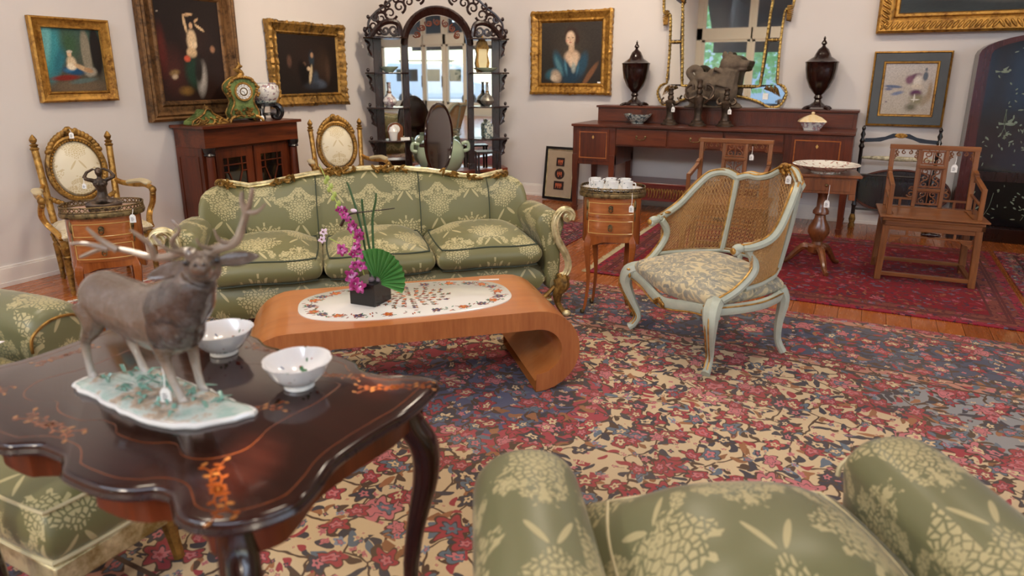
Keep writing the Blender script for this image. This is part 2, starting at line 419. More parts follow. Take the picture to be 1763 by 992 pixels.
# shop front walls with windows and doors (seen in the two mirrors)
postm = plain('window_paint', hx('d8d2c4'), .5, var=.04)
pane = NT('window_pane')
_t = pane.t; _tr = _t.nodes.new('ShaderNodeBsdfTransparent'); _gl = _t.nodes.new('ShaderNodeBsdfGlossy'); _gl.inputs['Roughness'].default_value = .02
_mx = _t.nodes.new('ShaderNodeMixShader'); _mx.inputs[0].default_value = .06
_t.links.new(_tr.outputs[0], _mx.inputs[1]); _t.links.new(_gl.outputs[0], _mx.inputs[2]); _t.links.new(_mx.outputs[0], _t.nodes['Material Output'].inputs[0])
pane = pane.mat
def front(name, axis, c, a0, a1, openings, zb=2.43, zt=2.77):
    """a shop wall: low plinth, windows up to zb, a beam to zt, upper lights above"""
    def bx(g, p0, p1, z0, z1, d0=0, d1=.15):
        lo, hi = min(c + d0, c + d1), max(c + d0, c + d1)
        g.box(p0, p1, lo, hi, z0, z1) if axis == 'x' else g.box(lo, hi, p0, p1, z0, z1)
    s = -1 if axis == 'x' else 1
    g = G(); bx(g, a0, a1, zb, zt, 0, s * .15); bx(g, a0, a1, ZC - .25, ZC, 0, s * .15)
    p = a0
    for kind, q0, q1 in openings:
        if q0 > p: bx(g, p, q0, 0, ZC - .25, 0, s * .15)
        if kind == 'w': bx(g, q0, q1, 0, .35, 0, s * .15)
        p = q1
    if p < a1: bx(g, p, a1, 0, ZC - .25, 0, s * .15)
    struct(name, g, postm, smooth=False)
    global WN, DN
    for kind, q0, q1 in openings:
        fr = G(); z0 = .35 if kind == 'w' else .02
        for (u0, u1, v0, v1) in ((q0, q0 + .09, z0, zb), (q1 - .09, q1, z0, zb), (q0, q1, zb - .07, zb), (q0, q1, z0, z0 + (.09 if kind == 'w' else .45)),
                                 (q0, q0 + .09, zt, ZC - .25), (q1 - .09, q1, zt, ZC - .25)):
            bx(fr, u0, u1, v0, v1, s * .03, s * .10)
        if kind == 'w': nm = 'window_%d' % WN; WN += 1
        else: nm = 'door_%d' % DN; DN += 1
        f = struct(nm, fr, postm, smooth=False)
        pg = G(); bx(pg, q0 + .08, q1 - .08, z0 + .08, zb - .06, s * .06, s * .066); obj('pane', pg, pane, f, smooth=False)
        pg = G(); bx(pg, q0 + .08, q1 - .08, zt, ZC - .25, s * .06, s * .066); obj('upper_pane', pg, pane, f, smooth=False)
        if kind == 'd':
            hg = G(); qq = q1 - .045
            h = (qq, c - .03, 0) if axis == 'x' else (c - .03, qq, 0)
            hg.bar((h[0], h[1], .95), (h[0], h[1], 1.35), .025); obj('pull_handle', hg, brass, f)
WN = DN = 1
front('wall_front', 'x', YF, XL - .15, XR + .15, [('w', -4.95, -3.55 + .05), ('w', -3.45, -1.6), ('w', -1.4, .6), ('w', .8, 2.8), ('w', 3.0, 5.0), ('w', 5.2, 7.0), ('w', 7.2, 8.8)])
front('wall_right', 'y', XR, YF, YB, [('w', -7.85, -6.8), ('d', -6.7, -5.75), ('d', -5.72, -4.78), ('w', -4.65, -3.8), ('w', -3.6, -1.8), ('w', -1.6, .2), ('w', .4, 2.2)])
struct('trim_1', G().box(XR - .005, XR + .25, -7.9, 2.3, 2.78, 2.80), M_white, smooth=False)
# outside
pave = struct('pavement', G().box(-16, 24, -26, YF - .15, -.25, -.07).box(XR + .15, 24, YF - .15, 10, -.25, -.07), plain('paving', hx('b9b5ae'), .8, var=.1, scale=2))
awn = plain('awning_cloth', hx('333438'), .8)
for nm, gg, lb in (('awning', G().prism([(0, 4.0), (0, 4.1), (1.9, 2.5), (1.9, 2.1), (1.85, 2.1), (1.85, 2.45)], (-5, YF - .2, 0), (0, -1, 0), (0, 0, 1), (1, 0, 0), 14), 'dark cloth awning outside the long shop window seen in gilt mirror'),
                   ('awning', G().prism([(0, 4.0), (0, 4.1), (1.7, 2.6), (1.7, 2.3), (1.65, 2.3), (1.65, 2.55)], (XR + .2, -8, 0), (1, 0, 0), (0, 0, 1), (0, 1, 0), 10), 'dark cloth awning outside the glazed doors seen in arched mirror')):
    o = obj(nm, gg, awn, smooth=False); o['label'] = lb; o['category'] = 'awning'
t = thing('van', 'white van parked outside, seen reflected in the arched shelf mirror', 'van', (15.5, -10.6, -.07), 58)
vanw = plain('white_car_paint', hx('e8ecf0'), .25, var=.02, coat=.5)
obj('body', G().prism([(-2.4, .35), (2.2, .35), (2.4, .5), (2.4, 1.0), (1.7, 1.15), (1.1, 1.95), (-2.3, 2.0), (-2.45, 1.8)], (0, -.9, 0), (1, 0, 0), (0, 0, 1), (0, 1, 0), 1.8), vanw, t, smooth=False, bevel=.06)
for x0, x1 in ((.35, 1.15), (-.7, .15), (-1.9, -.9)):
    for sy in (-.905, .895): obj('side_window', G().box(x0, x1, sy, sy + .01, 1.15, 1.7), glassd, t, smooth=False)
for wx in (-1.5, 1.5):
    for sy in (-.92, .72): obj('wheel', G().tube([(wx, sy, .34), (wx, sy + .2, .34)], .34, 20), black, t)
obj('roof_rack', G().box(-2, .8, -.7, -.66, 2.08, 2.12).box(-2, .8, .66, .7, 2.08, 2.12).box(-1.8, -1.76, -.7, .7, 2.0, 2.12).box(.5, .54, -.7, .7, 2.0, 2.12), black, t, smooth=False)
leafm = plain('tree_leaves', hx('a8cf98'), .6, var=.35, scale=3)
barkm = plain('bark', hx('4a3a2c'), .9)
random.seed(9)
def tree(loc, h, r, label, n=1100):
    t = thing('tree', label, 'tree', loc); g = G()
    for i in range(n):
        a, b = random.random() * 6.28, math.acos(random.uniform(-.8, 1)); q = r * random.uniform(.55, 1)
        c = Vector((q * math.sin(b) * math.cos(a), q * math.sin(b) * math.sin(a), h + q * .9 * math.cos(b)))
        u = Vector((random.uniform(-1, 1), random.uniform(-1, 1), random.uniform(-1, 1))).normalized() * .16; v = u.orthogonal().normalized() * .12
        g.add([c - u, c + v, c + u, c - v], [(0, 1, 2, 3)])
    obj('foliage', g, leafm, t, smooth=False, stuff=True)
    obj('trunk', G().tube([(0, 0, 0), (.05, 0, h * .5), (0, 0, h)], [.16, .12, .06], 8), barkm, t)
tree((-5.0, -13.5, -.07), 2.4, 2.3, 'green tree outside the left shop window, reflected in the gilt mirror')
tree((11.4, -13.4, -.07), 1.1, 1.4, 'green bush beside the white van, reflected in the arched mirror', 600)
tree((-.2, -17.5, -.07), 2.6, 1.8, 'farther green tree outside the shop window beyond the awning')
bld = obj('building', G().box(-9, 18, -25, -22, 0, 5.5).box(-9.1, 18.1, -25, -21.8, 5.5, 5.7), plain('pale_render', hx('c9ccd2'), .8), smooth=False)
bld['label'] = 'pale building across the street, reflected in the gilt mirror'; bld['category'] = 'building'

# ---------------------------------------------------------------- rugs
CR, NV, BR, TL, PK, CM, GB = hx('9c2c40'), hx('2a2f44'), hx('46302a'), hx('566b80'), hx('c4707a'), hx('d8bf98'), hx('8f9aa2')
def rug_layers(n, v, base, k=1.0, dense=1.0):
    """vines, leaves and rosettes over a ground colour"""
    wv = n.vm('ADD', v, n.vm('MULTIPLY', n.noise(v, 7 * k, 2, .5, 0, True), (.10, .10, 0)))
    e = n.vor(wv, 5.5 * k, 'DISTANCE_TO_EDGE').outputs['Distance']
    c = n.mix(n.math('LESS_THAN', e, .022), base, BR)
    for s, a, b, cols, off in ((15 * k, .46, .17, (BR, NV, hx('8a5a3c')), 3.1), (12 * k, .48, .17, (NV, hx('9a6444'), TL), 7.7), (17 * k, .44, .2, (CR, BR, NV), 12.3)):
        t, rc = n.leaf(n.vm('ADD', wv, (off, off * .7, 0)), s, a, b)
        cc = n.ramp(rc[1], [(0, cols[0]), (.4, cols[1]), (.75, cols[2])], True)
        c = n.mix(n.math('MULTIPLY', n.math('LESS_THAN', t, 1.), n.math('LESS_THAN', rc[2], .35 + .4 * dense)), c, cc)
    for s, pt, rr, cols, off in (() if dense < .3 else ((17 * k, 5, .30, (TL, CM, hx('7f8ea6'), PK), 15.2), (21 * k, 4, .26, (CM, PK, NV, CM), 18.8))) + ((5.2 * k, 6, .40, (CR, PK, CR, NV), 1.3), (8.5 * k, 5, .40, (TL, NV, CR, CR), 5.1), (6.3 * k, 5, .30, (CR, hx('b5404c'), PK, CR), 9.9)):
        t, rc = n.flower(n.vm('ADD', wv, (off, off * 1.3, 0)), s, pt, rr, .42)
        a = n.ramp(rc[1], [(0, cols[0]), (.3, cols[1]), (.55, cols[2]), (.8, cols[3])], True)
        b = n.ramp(rc[2], [(0, PK), (.35, CM), (.6, TL), (.8, hx('c9485a'))], True)
        fc = n.mix(n.math('LESS_THAN', t, .86), BR if s < 12 * k else a, a); fc = n.mix(n.math('LESS_THAN', t, .50), fc, NV)
        fc = n.mix(n.math('LESS_THAN', t, .42), fc, b); fc = n.mix(n.math('LESS_THAN', t, .16), fc, a)
        c = n.mix(n.math('MULTIPLY', n.math('LESS_THAN', t, 1.), n.math('LESS_THAN', rc[2], dense * (.6 if s > 12 * k else 1.0))), c, fc)
    return c
def rug_mat(name, hxs, hys, bw, field, border, guard, medal=None, spand=None, k=1.0, fade=.25, dense=.62):
    n = NT(name); P = n.co(); x, y, z = n.sep(P); v = n.comb(x, y)
    ax, ay = n.math('ABSOLUTE', x), n.math('ABSOLUTE', y)
    dx, dy = n.math('SUBTRACT', hxs, ax), n.math('SUBTRACT', hys, ay); d = n.math('MINIMUM', dx, dy)
    wob = n.math('MULTIPLY', n.noise(v, 9, 2), .05)
    d2 = n.math('ADD', d, n.math('MULTIPLY', n.math('SINE', n.math('MULTIPLY', n.math('ADD', x, y), 14.)), .035))
    base = field
    if spand:
        sx = n.math('DIVIDE', n.math('SUBTRACT', ax, hxs - bw), .95); sy = n.math('DIVIDE', n.math('SUBTRACT', ay, hys - bw), .8)
        sr = n.math('SQRT', n.math('ADD', n.math('MULTIPLY', sx, sx), n.math('MULTIPLY', sy, sy)))
        sa = n.math('MULTIPLY_ADD', n.math('COSINE', n.math('MULTIPLY', n.math('ARCTAN2', sy, sx), 14.)), .06, .95)
        q = n.math('DIVIDE', sr, sa)
        base = n.mix(n.math('LESS_THAN', q, 1.), base, CR if isinstance(spand, tuple) else spand)
        base = n.mix(n.math('LESS_THAN', q, .9), base, spand)
    if medal:
        mx, my, rx, ry, mc1, mc2 = medal
        ux, uy = n.math('DIVIDE', n.math('SUBTRACT', x, mx), rx), n.math('DIVIDE', n.math('SUBTRACT', y, my), ry)
        r = n.math('SQRT', n.math('ADD', n.math('MULTIPLY', ux, ux), n.math('MULTIPLY', uy, uy)))
        lob = n.math('MULTIPLY_ADD', n.math('COSINE', n.math('MULTIPLY', n.math('ARCTAN2', uy, ux), 12.)), .07, .93)
        t = n.math('DIVIDE', r, lob)
        base = n.mix(n.math('LESS_THAN', t, 1.), base, BR); base = n.mix(n.math('LESS_THAN', t, .97), base, mc2); base = n.mix(n.math('LESS_THAN', t, .72), base, mc1)
    gd = n.mix(n.math('LESS_THAN', d, bw - .10), guard, border); gd = n.mix(n.math('LESS_THAN', d, .12), gd, guard); gd = n.mix(n.math('LESS_THAN', d, .05), gd, CR)
    base = n.mix(n.math('LESS_THAN', d2 if bw > .5 else d, bw), base, gd)
    c = rug_layers(n, v, base, k, dense)
    for o_ in (bw, bw - .10, .12):
        c = n.mix(n.math('LESS_THAN', n.math('ABSOLUTE', n.math('SUBTRACT', d, o_)), .008), c, BR)
    worn = n.noise(v, 2.2, 3); c = n.mix(n.math('MULTIPLY', worn, fade), c, field)
    pile = n.noise(P, 380, 2)
    c = n.mix(n.math('MULTIPLY', pile, .35), c, n.mix(.5, c, (0, 0, 0)))
    return n.end(c, .9, 0, n.math('ADD', pile, n.noise(v, 60, 2)), .35, .004, 0, .05, .15)
def rug(name, label, x0, x1, y0, y1, z, mat, fringe=(), fc=None, rz=0):
    cx, cy = (x0 + x1) / 2, (y0 + y1) / 2; hx_, hy = (x1 - x0) / 2, (y1 - y0) / 2
    t = thing(name, label, 'rug', (cx, cy, z), rz)
    obj('pile', G().box(-hx_, hx_, -hy, hy, 0, .008), mat, t, smooth=False, bevel=.003)
    if fringe:
        g = G(); random.seed(3)
        for side in fringe:
            L = hy if side in 'lr' else hx_; s = -1 if side in 'lb' else 1; q = -L
            while q < L:
                w_ = .006; l_ = random.uniform(.035, .06); dq = random.uniform(-.015, .015)
                if side in 'lr': V = [(s * hx_, q, .004), (s * hx_, q + w_, .004), (s * (hx_ + l_), q + w_ + dq, .001), (s * (hx_ + l_), q + dq, .001)]
                else: V = [(q, s * hy, .004), (q + w_, s * hy, .004), (q + w_ + dq, s * (hy + l_), .001), (q + dq, s * (hy + l_), .001)]
                g.add(V + [(a, b, c + .003) for a, b, c in V], [(0, 1, 2, 3), (4, 5, 6, 7), (0, 1, 5, 4), (1, 2, 6, 5), (2, 3, 7, 6), (3, 0, 4, 7)]); q += .009
        obj('fringe', g, fc or creamp, t, smooth=False, stuff=True)
    return t
rug('persian_rug', 'large cream rug covered in red and blue flowers under the seating', -4.36, 1.75, .2, 4.27, .001,
    rug_mat('cream_floral_rug', 3.055, 2.035, .80, hx('d2bb98'), hx('3c4866'), hx('b98272'), (-.12, .25, .62, .55, hx('4a5478'), hx('a3344a')), hx('8d9096'), 1.0, .22), 'lr', plain('fringe_cotton', hx('d9d2c6'), .8))
rug('red_rug', 'crimson rug with a dark patterned border under the carved chair', -1.70, .99, 4.52, 6.55, .001,
    rug_mat('crimson_rug', 1.345, 1.015, .20, hx('7c0f1b'), hx('3a1c22'), hx('7a4c3c'), None, None, 1.6, .6, .13), 'l', creamp)
rug('border_rug', 'dark red patterned rug lying at the far right beyond crimson rug', 1.03, 3.2, 4.52, 6.6, .001,
    rug_mat('dark_red_rug', 1.085, 1.04, .34, hx('6a1826'), hx('3a2830'), hx('8a7062'), None, None, 1.5, .3))
rug('small_rug', 'small dark rug showing beside the sofa arm near the back wall', -3.5, -2.15, 5.17, 6.1, .001,
    rug_mat('small_dark_rug', .675, .465, .12, hx('5c1c22'), hx('2b2226'), hx('4a3a34'), None, None, 2.0, .3), '')
# ================================================================ pictures
def canvas(name, w, h, z0, y, bg, ops, parent, nx=70, ny=90, x0=0, mat=None):
    """a painted flat sheet: soft brush dabs in unit coordinates (u right, v up)"""
    uu, vv = np.meshgrid(np.linspace(0, 1, nx), np.linspace(0, 1, ny), indexing='ij')
    if len(bg) == 2: C = np.array(hx(bg[0]))[None, None] * (1 - vv[..., None]) + np.array(hx(bg[1]))[None, None] * vv[..., None]
    else: C = np.ones((nx, ny, 3)) * np.array(hx(bg[0]))
    for (cu, cv, ru, rv, an, c, soft) in ops:
        a = R(an); du = (uu - cu) * w; dv = (vv - cv) * h
        p = (du * math.cos(a) + dv * math.sin(a)) / (ru * w); q = (-du * math.sin(a) + dv * math.cos(a)) / (rv * w)
        d = np.sqrt(p * p + q * q); k = np.clip((1 - d) / max(soft, .02), 0, 1)[..., None]
        C = C * (1 - k) + np.array(hx(c)) * k
    rs = np.random.RandomState(3); C = np.clip(C * (1 + .10 * rs.randn(nx, ny, 1)), 0, 1)
    g = G().grid([[(x0 + w * i / (nx - 1), y, z0 + h * j / (ny - 1)) for j in range(ny)] for i in range(nx)])
    k = len(g.v); g.box(x0, x0 + w, y + .001, y + .008, z0, z0 + h)
    o = obj(name, g, mat or paintm, parent, smooth=False)
    at = o.data.color_attributes.new('Col', 'FLOAT_COLOR', 'POINT')
    buf = np.ones((len(g.v), 4), 'f'); buf[:k, :3] = C.reshape(-1, 3); buf[k:, :3] = .05
    at.data.foreach_set('color', buf.ravel()); return o
def frame_geo(w, h, prof, carve=0, freq=40, corner=0, x0=0, z0=0, m=0):
    """sweep a profile [(inset from outer edge, projection)] round a rectangle w x h"""
    g = G(); pts = []
    nx = max(2, int(w / .02)) if carve else 1; nz = max(2, int(h / .02)) if carve else 1
    for i in range(nx): pts.append((w * i / nx, 0, 1 if i == 0 else 0, 1))
    for i in range(nz): pts.append((w, h * i / nz, -1 if i == 0 else 0, 0))
    for i in range(nx): pts.append((w - w * i / nx, h, 1 if i == 0 else 0, 1))
    for i in range(nz): pts.append((0, h - h * i / nz, -1 if i == 0 else 0, 0))
    P = []
    for k, (px, pz, _, _) in enumerate(pts):
        row = []
        for j, (ins, pr) in enumerate(prof):
            ux = min(px, w - px); uz = min(pz, h - pz)
            x = px; z = pz
            lim = ins
            x = min(max(px, lim), w - lim); z = min(max(pz, lim), h - lim)
            cd_ = max(0, 1 - (abs(px - (0 if px < w / 2 else w)) + abs(pz - (0 if pz < h / 2 else h))) / .16)
            md = max(0, 1 - min(abs(px - w / 2) + min(pz, h - pz), abs(pz - h / 2) + min(px, w - px)) / .08)
            am = carve * (math.sin(k * .02 * freq * 2) * .5 + math.sin(k * .02 * freq * 3.7 + j * 2) * .5 + corner * (cd_ + md * .8))
            if j in (0, 1) :
                if px in (0, w) or ux < 1e-6: x += (-am if px < w / 2 else am)
                if uz < 1e-6: z += (-am if pz < h / 2 else am)
            row.append((x0 + x, -(pr + (am * .8 if 0 < j < len(prof) - 1 else 0)), z0 + z))
        P.append(row)
    g.grid(P, True, False, m)
    return g
def beads(g, w, h, ins, pr, step, r, m=0, x0=0, z0=0):
    for a, b, n in (((ins, ins), (w - ins, ins), w), ((w - ins, ins), (w - ins, h - ins), h), ((w - ins, h - ins), (ins, h - ins), w), ((ins, h - ins), (ins, ins), h)):
        k = int((n - 2 * ins) / step)
        for i in range(k):
            t = (i + .5) / k; g.ell((x0 + a[0] + (b[0] - a[0]) * t, -pr, z0 + a[1] + (b[1] - a[1]) * t), (r * 1.3, r, r * 1.3) if a[1] == b[1] else (r, r, r * 1.3), 6, 4, m)
def picture(label, loc, rz, w, h, prof, mat, bg, ops, carve=0, freq=40, corner=0, bead=None, rx=0, tilt_name='painting', cat='painting', nx=70, ny=80, tag=None, group=None):
    t = thing(tilt_name, label, cat, loc, rz, group, rx)
    g = frame_geo(w, h, prof, carve, freq, corner)
    obj('frame', g, mat, t, angle=35)
    if bead:
        b = G(); beads(b, w, h, *bead); obj('beading', b, mat, t)
    i = prof[-1][0] - .004
    canvas('canvas', w - 2 * i, h - 2 * i, i, -prof[-1][1] + .001, bg, ops, t, nx, ny, x0=i)
    obj('backing', G().box(.01, w - .01, -.004, .012, .01, h - .01), darkwood, t, smooth=False)
    if tag:
        obj('label_card', G().box(w * tag - .02, w * tag + .02, -prof[-1][1] - .004, -prof[-1][1] - .002, i + .005, i + .02), tagm, t, smooth=False)
    return t
# --- left wall (local x runs away from the camera)
picture('small gilt framed picture of seated lady in white, leftmost on the wall', (XL + .012, 2.81, 1.21), 90, .555, .573,
        [(0, 0), (0, .035), (.012, .045), (.03, .030), (.055, .022), (.062, .034), (.07, .034), (.075, .016)], gold_b, ('57493a', '3f5a50'),
        [(.12, .6, .22, .6, -12, '3f8f97', .5), (.05, .75, .12, .5, -10, '6fb3b5', .5), (.25, .5, .12, .4, -25, '2f6f7c', .6), (.72, .62, .10, .45, 0, '8c8471', .3), (.9, .65, .12, .5, 0, '1e1a18', .3),
         (.45, .75, .2, .3, 0, '3d5a3f', .7), (.74, .32, .14, .10, 0, '9c9484', .4), (.5, .08, .6, .12, 0, '6b5b48', .5), (.3, .22, .3, .06, 4, '7e2b22', .5), (.6, .17, .3, .05, 8, '5a6a66', .5),
         (.45, .33, .24, .08, -8, '1f4d73', .5), (.4, .35, .14, .05, 10, '3a6f94', .5), (.44, .46, .10, .13, 8, 'd9c3a0', .4), (.43, .40, .10, .07, 0, 'efe0c4', .4), (.6, .38, .18, .05, -25, 'c9a982', .4),
         (.72, .34, .10, .05, -15, 'b08a66', .4), (.42, .60, .045, .06, 0, 'dbb995', .3), (.43, .635, .06, .03, 0, 'cfc4b0', .4)])
picture('large dark gilt framed picture of woman raising her arms, behind clock', (XL + .014, 3.60, 1.03), 90, .93, 1.12,
        [(0, 0), (0, .05), (.02, .06), (.035, .05), (.05, .06), (.075, .038), (.115, .032), (.13, .045), (.145, .04), (.16, .02)], gilt('walnut_gilt', hx('7a5733'), hx('34210f'), .4, .55), ('2b1812', '1d120f'),
        [(.2, .3, .25, .4, 0, '47211a', .8), (.6, .6, .3, .3, 0, '2f1c15', .8), (.05, .5, .1, .4, 0, '5a2018', .7), (.52, .60, .09, .17, -4, 'e0c39c', .35), (.50, .48, .095, .08, 0, 'd9b88e', .35),
         (.55, .56, .06, .06, 0, 'efd6b0', .5), (.44, .76, .025, .13, 8, 'd9b88e', .3), (.5, .85, .09, .022, 6, 'cfa97f', .3), (.66, .73, .10, .022, -30, 'd9b88e', .3), (.6, .79, .08, .02, 35, 'cfa97f', .3),
         (.535, .765, .07, .09, 0, '1c1010', .35), (.53, .745, .035, .045, 0, 'd4ab84', .3), (.5, .28, .17, .26, 5, '1f3a2c', .5), (.62, .22, .10, .28, -8, 'a8a098', .6), (.58, .3, .08, .24, -8, '26201c', .5),
         (.42, .42, .06, .05, 0, 'cf5c42', .4), (.2, .28, .10, .05, 10, '8c7048', .6), (.2, .24, .06, .04, 10, 'c0a88c', .5), (.84, .52, .05, .06, 0, 'a87a5c', .6), (.35, .1, .14, .08, 0, '7a5a2c', .7), (.05, .86, .014, .014, 0, 'b0a090', .5)])
picture('dark conversation picture in carved gilt frame, right of the porcelain bowl', (XL + .014, 4.90, 1.10), 90, 1.05, .79,
        [(0, 0), (0, .05), (.02, .065), (.05, .045), (.085, .03), (.10, .04), (.115, .02)], gold_d, ('1b1411', '241a16'),
        [(.5, .55, .4, .35, 0, '2b1e19', .8), (.75, .5, .2, .25, 0, '3a2a20', .8), (.18, .55, .05, .09, 0, '5a4034', .6), (.42, .5, .035, .035, 0, 'a07a62', .4), (.55, .60, .06, .12, 0, '2d3a44', .6), (.56, .66, .03, .04, 0, 'b08a6a', .5),
         (.40, .35, .10, .18, 8, '100c0c', .4), (.52, .33, .03, .14, -14, 'c9b48f', .4), (.49, .43, .035, .03, 0, 'ceb494', .4), (.66, .17, .16, .07, -8, '4a5260', .6), (.6, .28, .07, .10, -10, '39434f', .6), (.82, .4, .06, .2, 0, '4a362a', .8), (.55, .13, .2, .06, 0, '30343c', .8)],
        carve=.010, freq=46, corner=1.2, tag=.93)
# --- back wall
picture('portrait of lady in blue dress, in an old gilt frame', (-3.50, YB - .012, 1.185), 0, .95, .885,
        [(0, 0), (0, .05), (.02, .06), (.045, .045), (.08, .03), (.10, .04), (.12, .02)], gold_b, ('2a231d', '3a332b'),
        [(.5, .5, .4, .5, 0, '463d32', .8), (.15, .3, .2, .3, 0, '2e2a22', .8), (.5, .20, .26, .26, 0, '1e3a4c', .5), (.30, .33, .10, .24, 20, '2c5566', .5), (.70, .33, .10, .22, -15, '2b4c5e', .5), (.30, .30, .05, .2, 25, '55808a', .6),
         (.2, .16, .16, .1, 20, '34606c', .5), (.52, .44, .15, .12, 0, 'd8ba9c', .4), (.54, .35, .09, .10, 0, 'dec3a6', .4), (.55, .26, .05, .10, 0, '9fa8a0', .6), (.51, .58, .055, .12, -4, 'cfae8e', .3),
         (.50, .80, .13, .13, 0, '3b2418', .5), (.60, .72, .05, .10, 0, '3b2418', .5), (.49, .735, .088, .125, 0, 'dfbf9f', .3), (.48, .80, .06, .04, 0, 'e8cdb0', .6), (.455, .75, .018, .009, 0, '4a3328', .5), (.53, .75, .018, .009, 0, '4a3328', .5),
         (.49, .71, .012, .035, 0, 'c79f80', .6), (.49, .672, .024, .009, 0, 'b0584c', .4), (.43, .70, .02, .03, 0, 'd69c84', .7), (.26, .12, .10, .13, 30, 'b8a189', .5), (.22, .09, .07, .06, 0, 'd0bda4', .5),
         (.82, .15, .05, .26, -35, '7a5236', .4), (.42, .27, .03, .16, 10, '4f7f90', .7), (.62, .25, .025, .14, -10, '3f6c82', .7)], carve=.006, freq=60, corner=1.0, tag=.86)
picture('wide dark landscape in broad leaf carved gilt frame, top right', (-.045, YB - .012, 1.755), 0, 1.75, 1.05,
        [(0, 0), (0, .06), (.02, .075), (.10, .055), (.13, .03), (.14, .045), (.16, .04), (.17, .02)], gold_b, ('2a2f2c', '3c4650'),
        [(.25, .18, .12, .03, 0, '8a5240', .7), (.3, .2, .2, .02, 4, '6b6a68', .8), (.5, .14, .3, .03, -3, '55534c', .7), (.2, .1, .3, .05, 0, '20241f', .8), (.7, .2, .3, .05, 0, '46555a', .8), (.5, .7, .5, .3, 0, '5b6a72', .9)])
lg = G(); random.seed(2)
for x_, a in [(i * .042 + .05, (1, 0)) for i in range(40)]: lg.ell((x_ - .045 + .05, -.068, .06), (.013, .018, .045), 6, 5, 0, Matrix.Rotation(R(35 if x_ < .9 else -35), 3, 'Y'))
for i in range(24): lg.ell((.06, -.068, .06 + i * .042), (.045, .018, .013), 6, 5, 0, Matrix.Rotation(R(35), 3, 'Y'))
obj('carved_leaves', lg, gold_b, bpy.data.objects['painting.004'])
t = picture('pale drawing of draped figure in grey and gilt frame, above towel rail', (-.03, YB - .02, .94), 0, .615, .66,
            [(0, 0), (0, .03), (.012, .036), (.02, .02), (.085, .018), (.09, .032), (.10, .03), (.108, .014)], gold_b, ('b3a89a', 'bdb6b2'),
            [(.5, .5, .5, .5, 0, 'b9aea2', .8), (.2, .55, .22, .04, -4, '5f6a86', .4), (.3, .42, .16, .05, 15, '77809a', .5), (.12, .5, .10, .04, 0, '6c6f88', .5), (.60, .75, .16, .07, 20, '6a4a5c', .5), (.5, .68, .1, .12, 10, '7d5568', .5),
             (.66, .65, .09, .18, 0, 'd8cfc4', .5), (.66, .55, .16, .07, 0, 'ccbfae', .5), (.66, .42, .15, .10, 0, '5b2b52', .5), (.70, .3, .20, .16, 0, '8c8468', .6), (.6, .15, .16, .12, 0, '6e6a58', .7), (.66, .3, .10, .02, 0, 'e2dcd0', .4),
             (.64, .33, .02, .10, 0, 'e2dcd0', .4), (.85, .3, .08, .2, -20, 'a0907a', .6), (.80, .75, .06, .12, 0, '5c6470', .4), (.80, .88, .03, .05, 0, '6c7078', .4), (.92, .45, .06, .3, 0, 'a08c74', .6), (.1, .25, .03, .02, 0, '5f5268', .6)])
g = frame_geo(.615, .66, [(.018, .024), (.018, .03), (.086, .028), (.086, .02)]); obj('grey_panel', g, plain('slate_paint', hx('4c5052'), .5), t, label='slate grey painted flat of the frame')
# small framed cameos leaning on the back wall
t = thing('framed_cameos', 'narrow black framed panel of three orange cameos leaning by the sideboard', 'picture', (-3.27, 7.15, .01), -6, rx=-8)
obj('frame', frame_geo(.40, .60, [(0, 0), (0, .022), (.03, .022), (.032, .012)]), black, t, angle=30)
obj('slip', frame_geo(.34, .54, [(0, .012), (0, .019), (.006, .019), (.006, .012)], x0=.03, z0=.03), gold_p, t)
obj('mount_board', G().box(.03, .37, -.012, -.006, .03, .57), plain('tan_mount', hx('a3917a'), .8), t, smooth=False)
for i, zc in enumerate((.43, .295, .165)):
    g = G()
    if i == 1: g.tube([(.2, -.012, zc), (.2, -.016, zc)], .062, 24)
    else: g.box(.2 - .052 - .012 * (i == 2), .2 + .052 + .012 * (i == 2), -.016, -.012, zc - .048, zc + .048)
    c = obj('cameo', g, plain('cameo_ground_%d' % i, hx('2a1712'), .5), t)
    f = G(); random.seed(i + 5)
    for q in range(3 if i != 2 else 4):
        cx = .2 + (q - (1 if i != 2 else 1.5)) * .022
        f.ell((cx, -.018, zc + .018), (.006, .003, .007), 8, 5); f.ell((cx, -.018, zc), (.008, .003, .014), 8, 5, 0, Matrix.Rotation(random.uniform(-.5, .5), 3, 'Y'))
        f.bar((cx, -.017, zc - .01), (cx + random.uniform(-.012, .012), -.017, zc - .032), .005); f.bar((cx, -.017, zc + .006), (cx + random.uniform(-.02, .02), -.017, zc + .02), .004)
    obj('cameo_figure', f, plain('terracotta', hx('c4623a'), .6), c)
t = thing('leaning_frame', 'pale gilt frame leaning at the far right edge on wooden floor', 'frame', (1.16, 5.72, .01), 62, rx=-14)
obj('frame', frame_geo(1.3, .5, [(0, 0), (0, .05), (.03, .05), (.06, .03), (.08, .02)]), gold_p, t, angle=30)
obj('backing', G().box(.02, 1.28, -.01, .0, .02, .48), creamp, t, smooth=False)

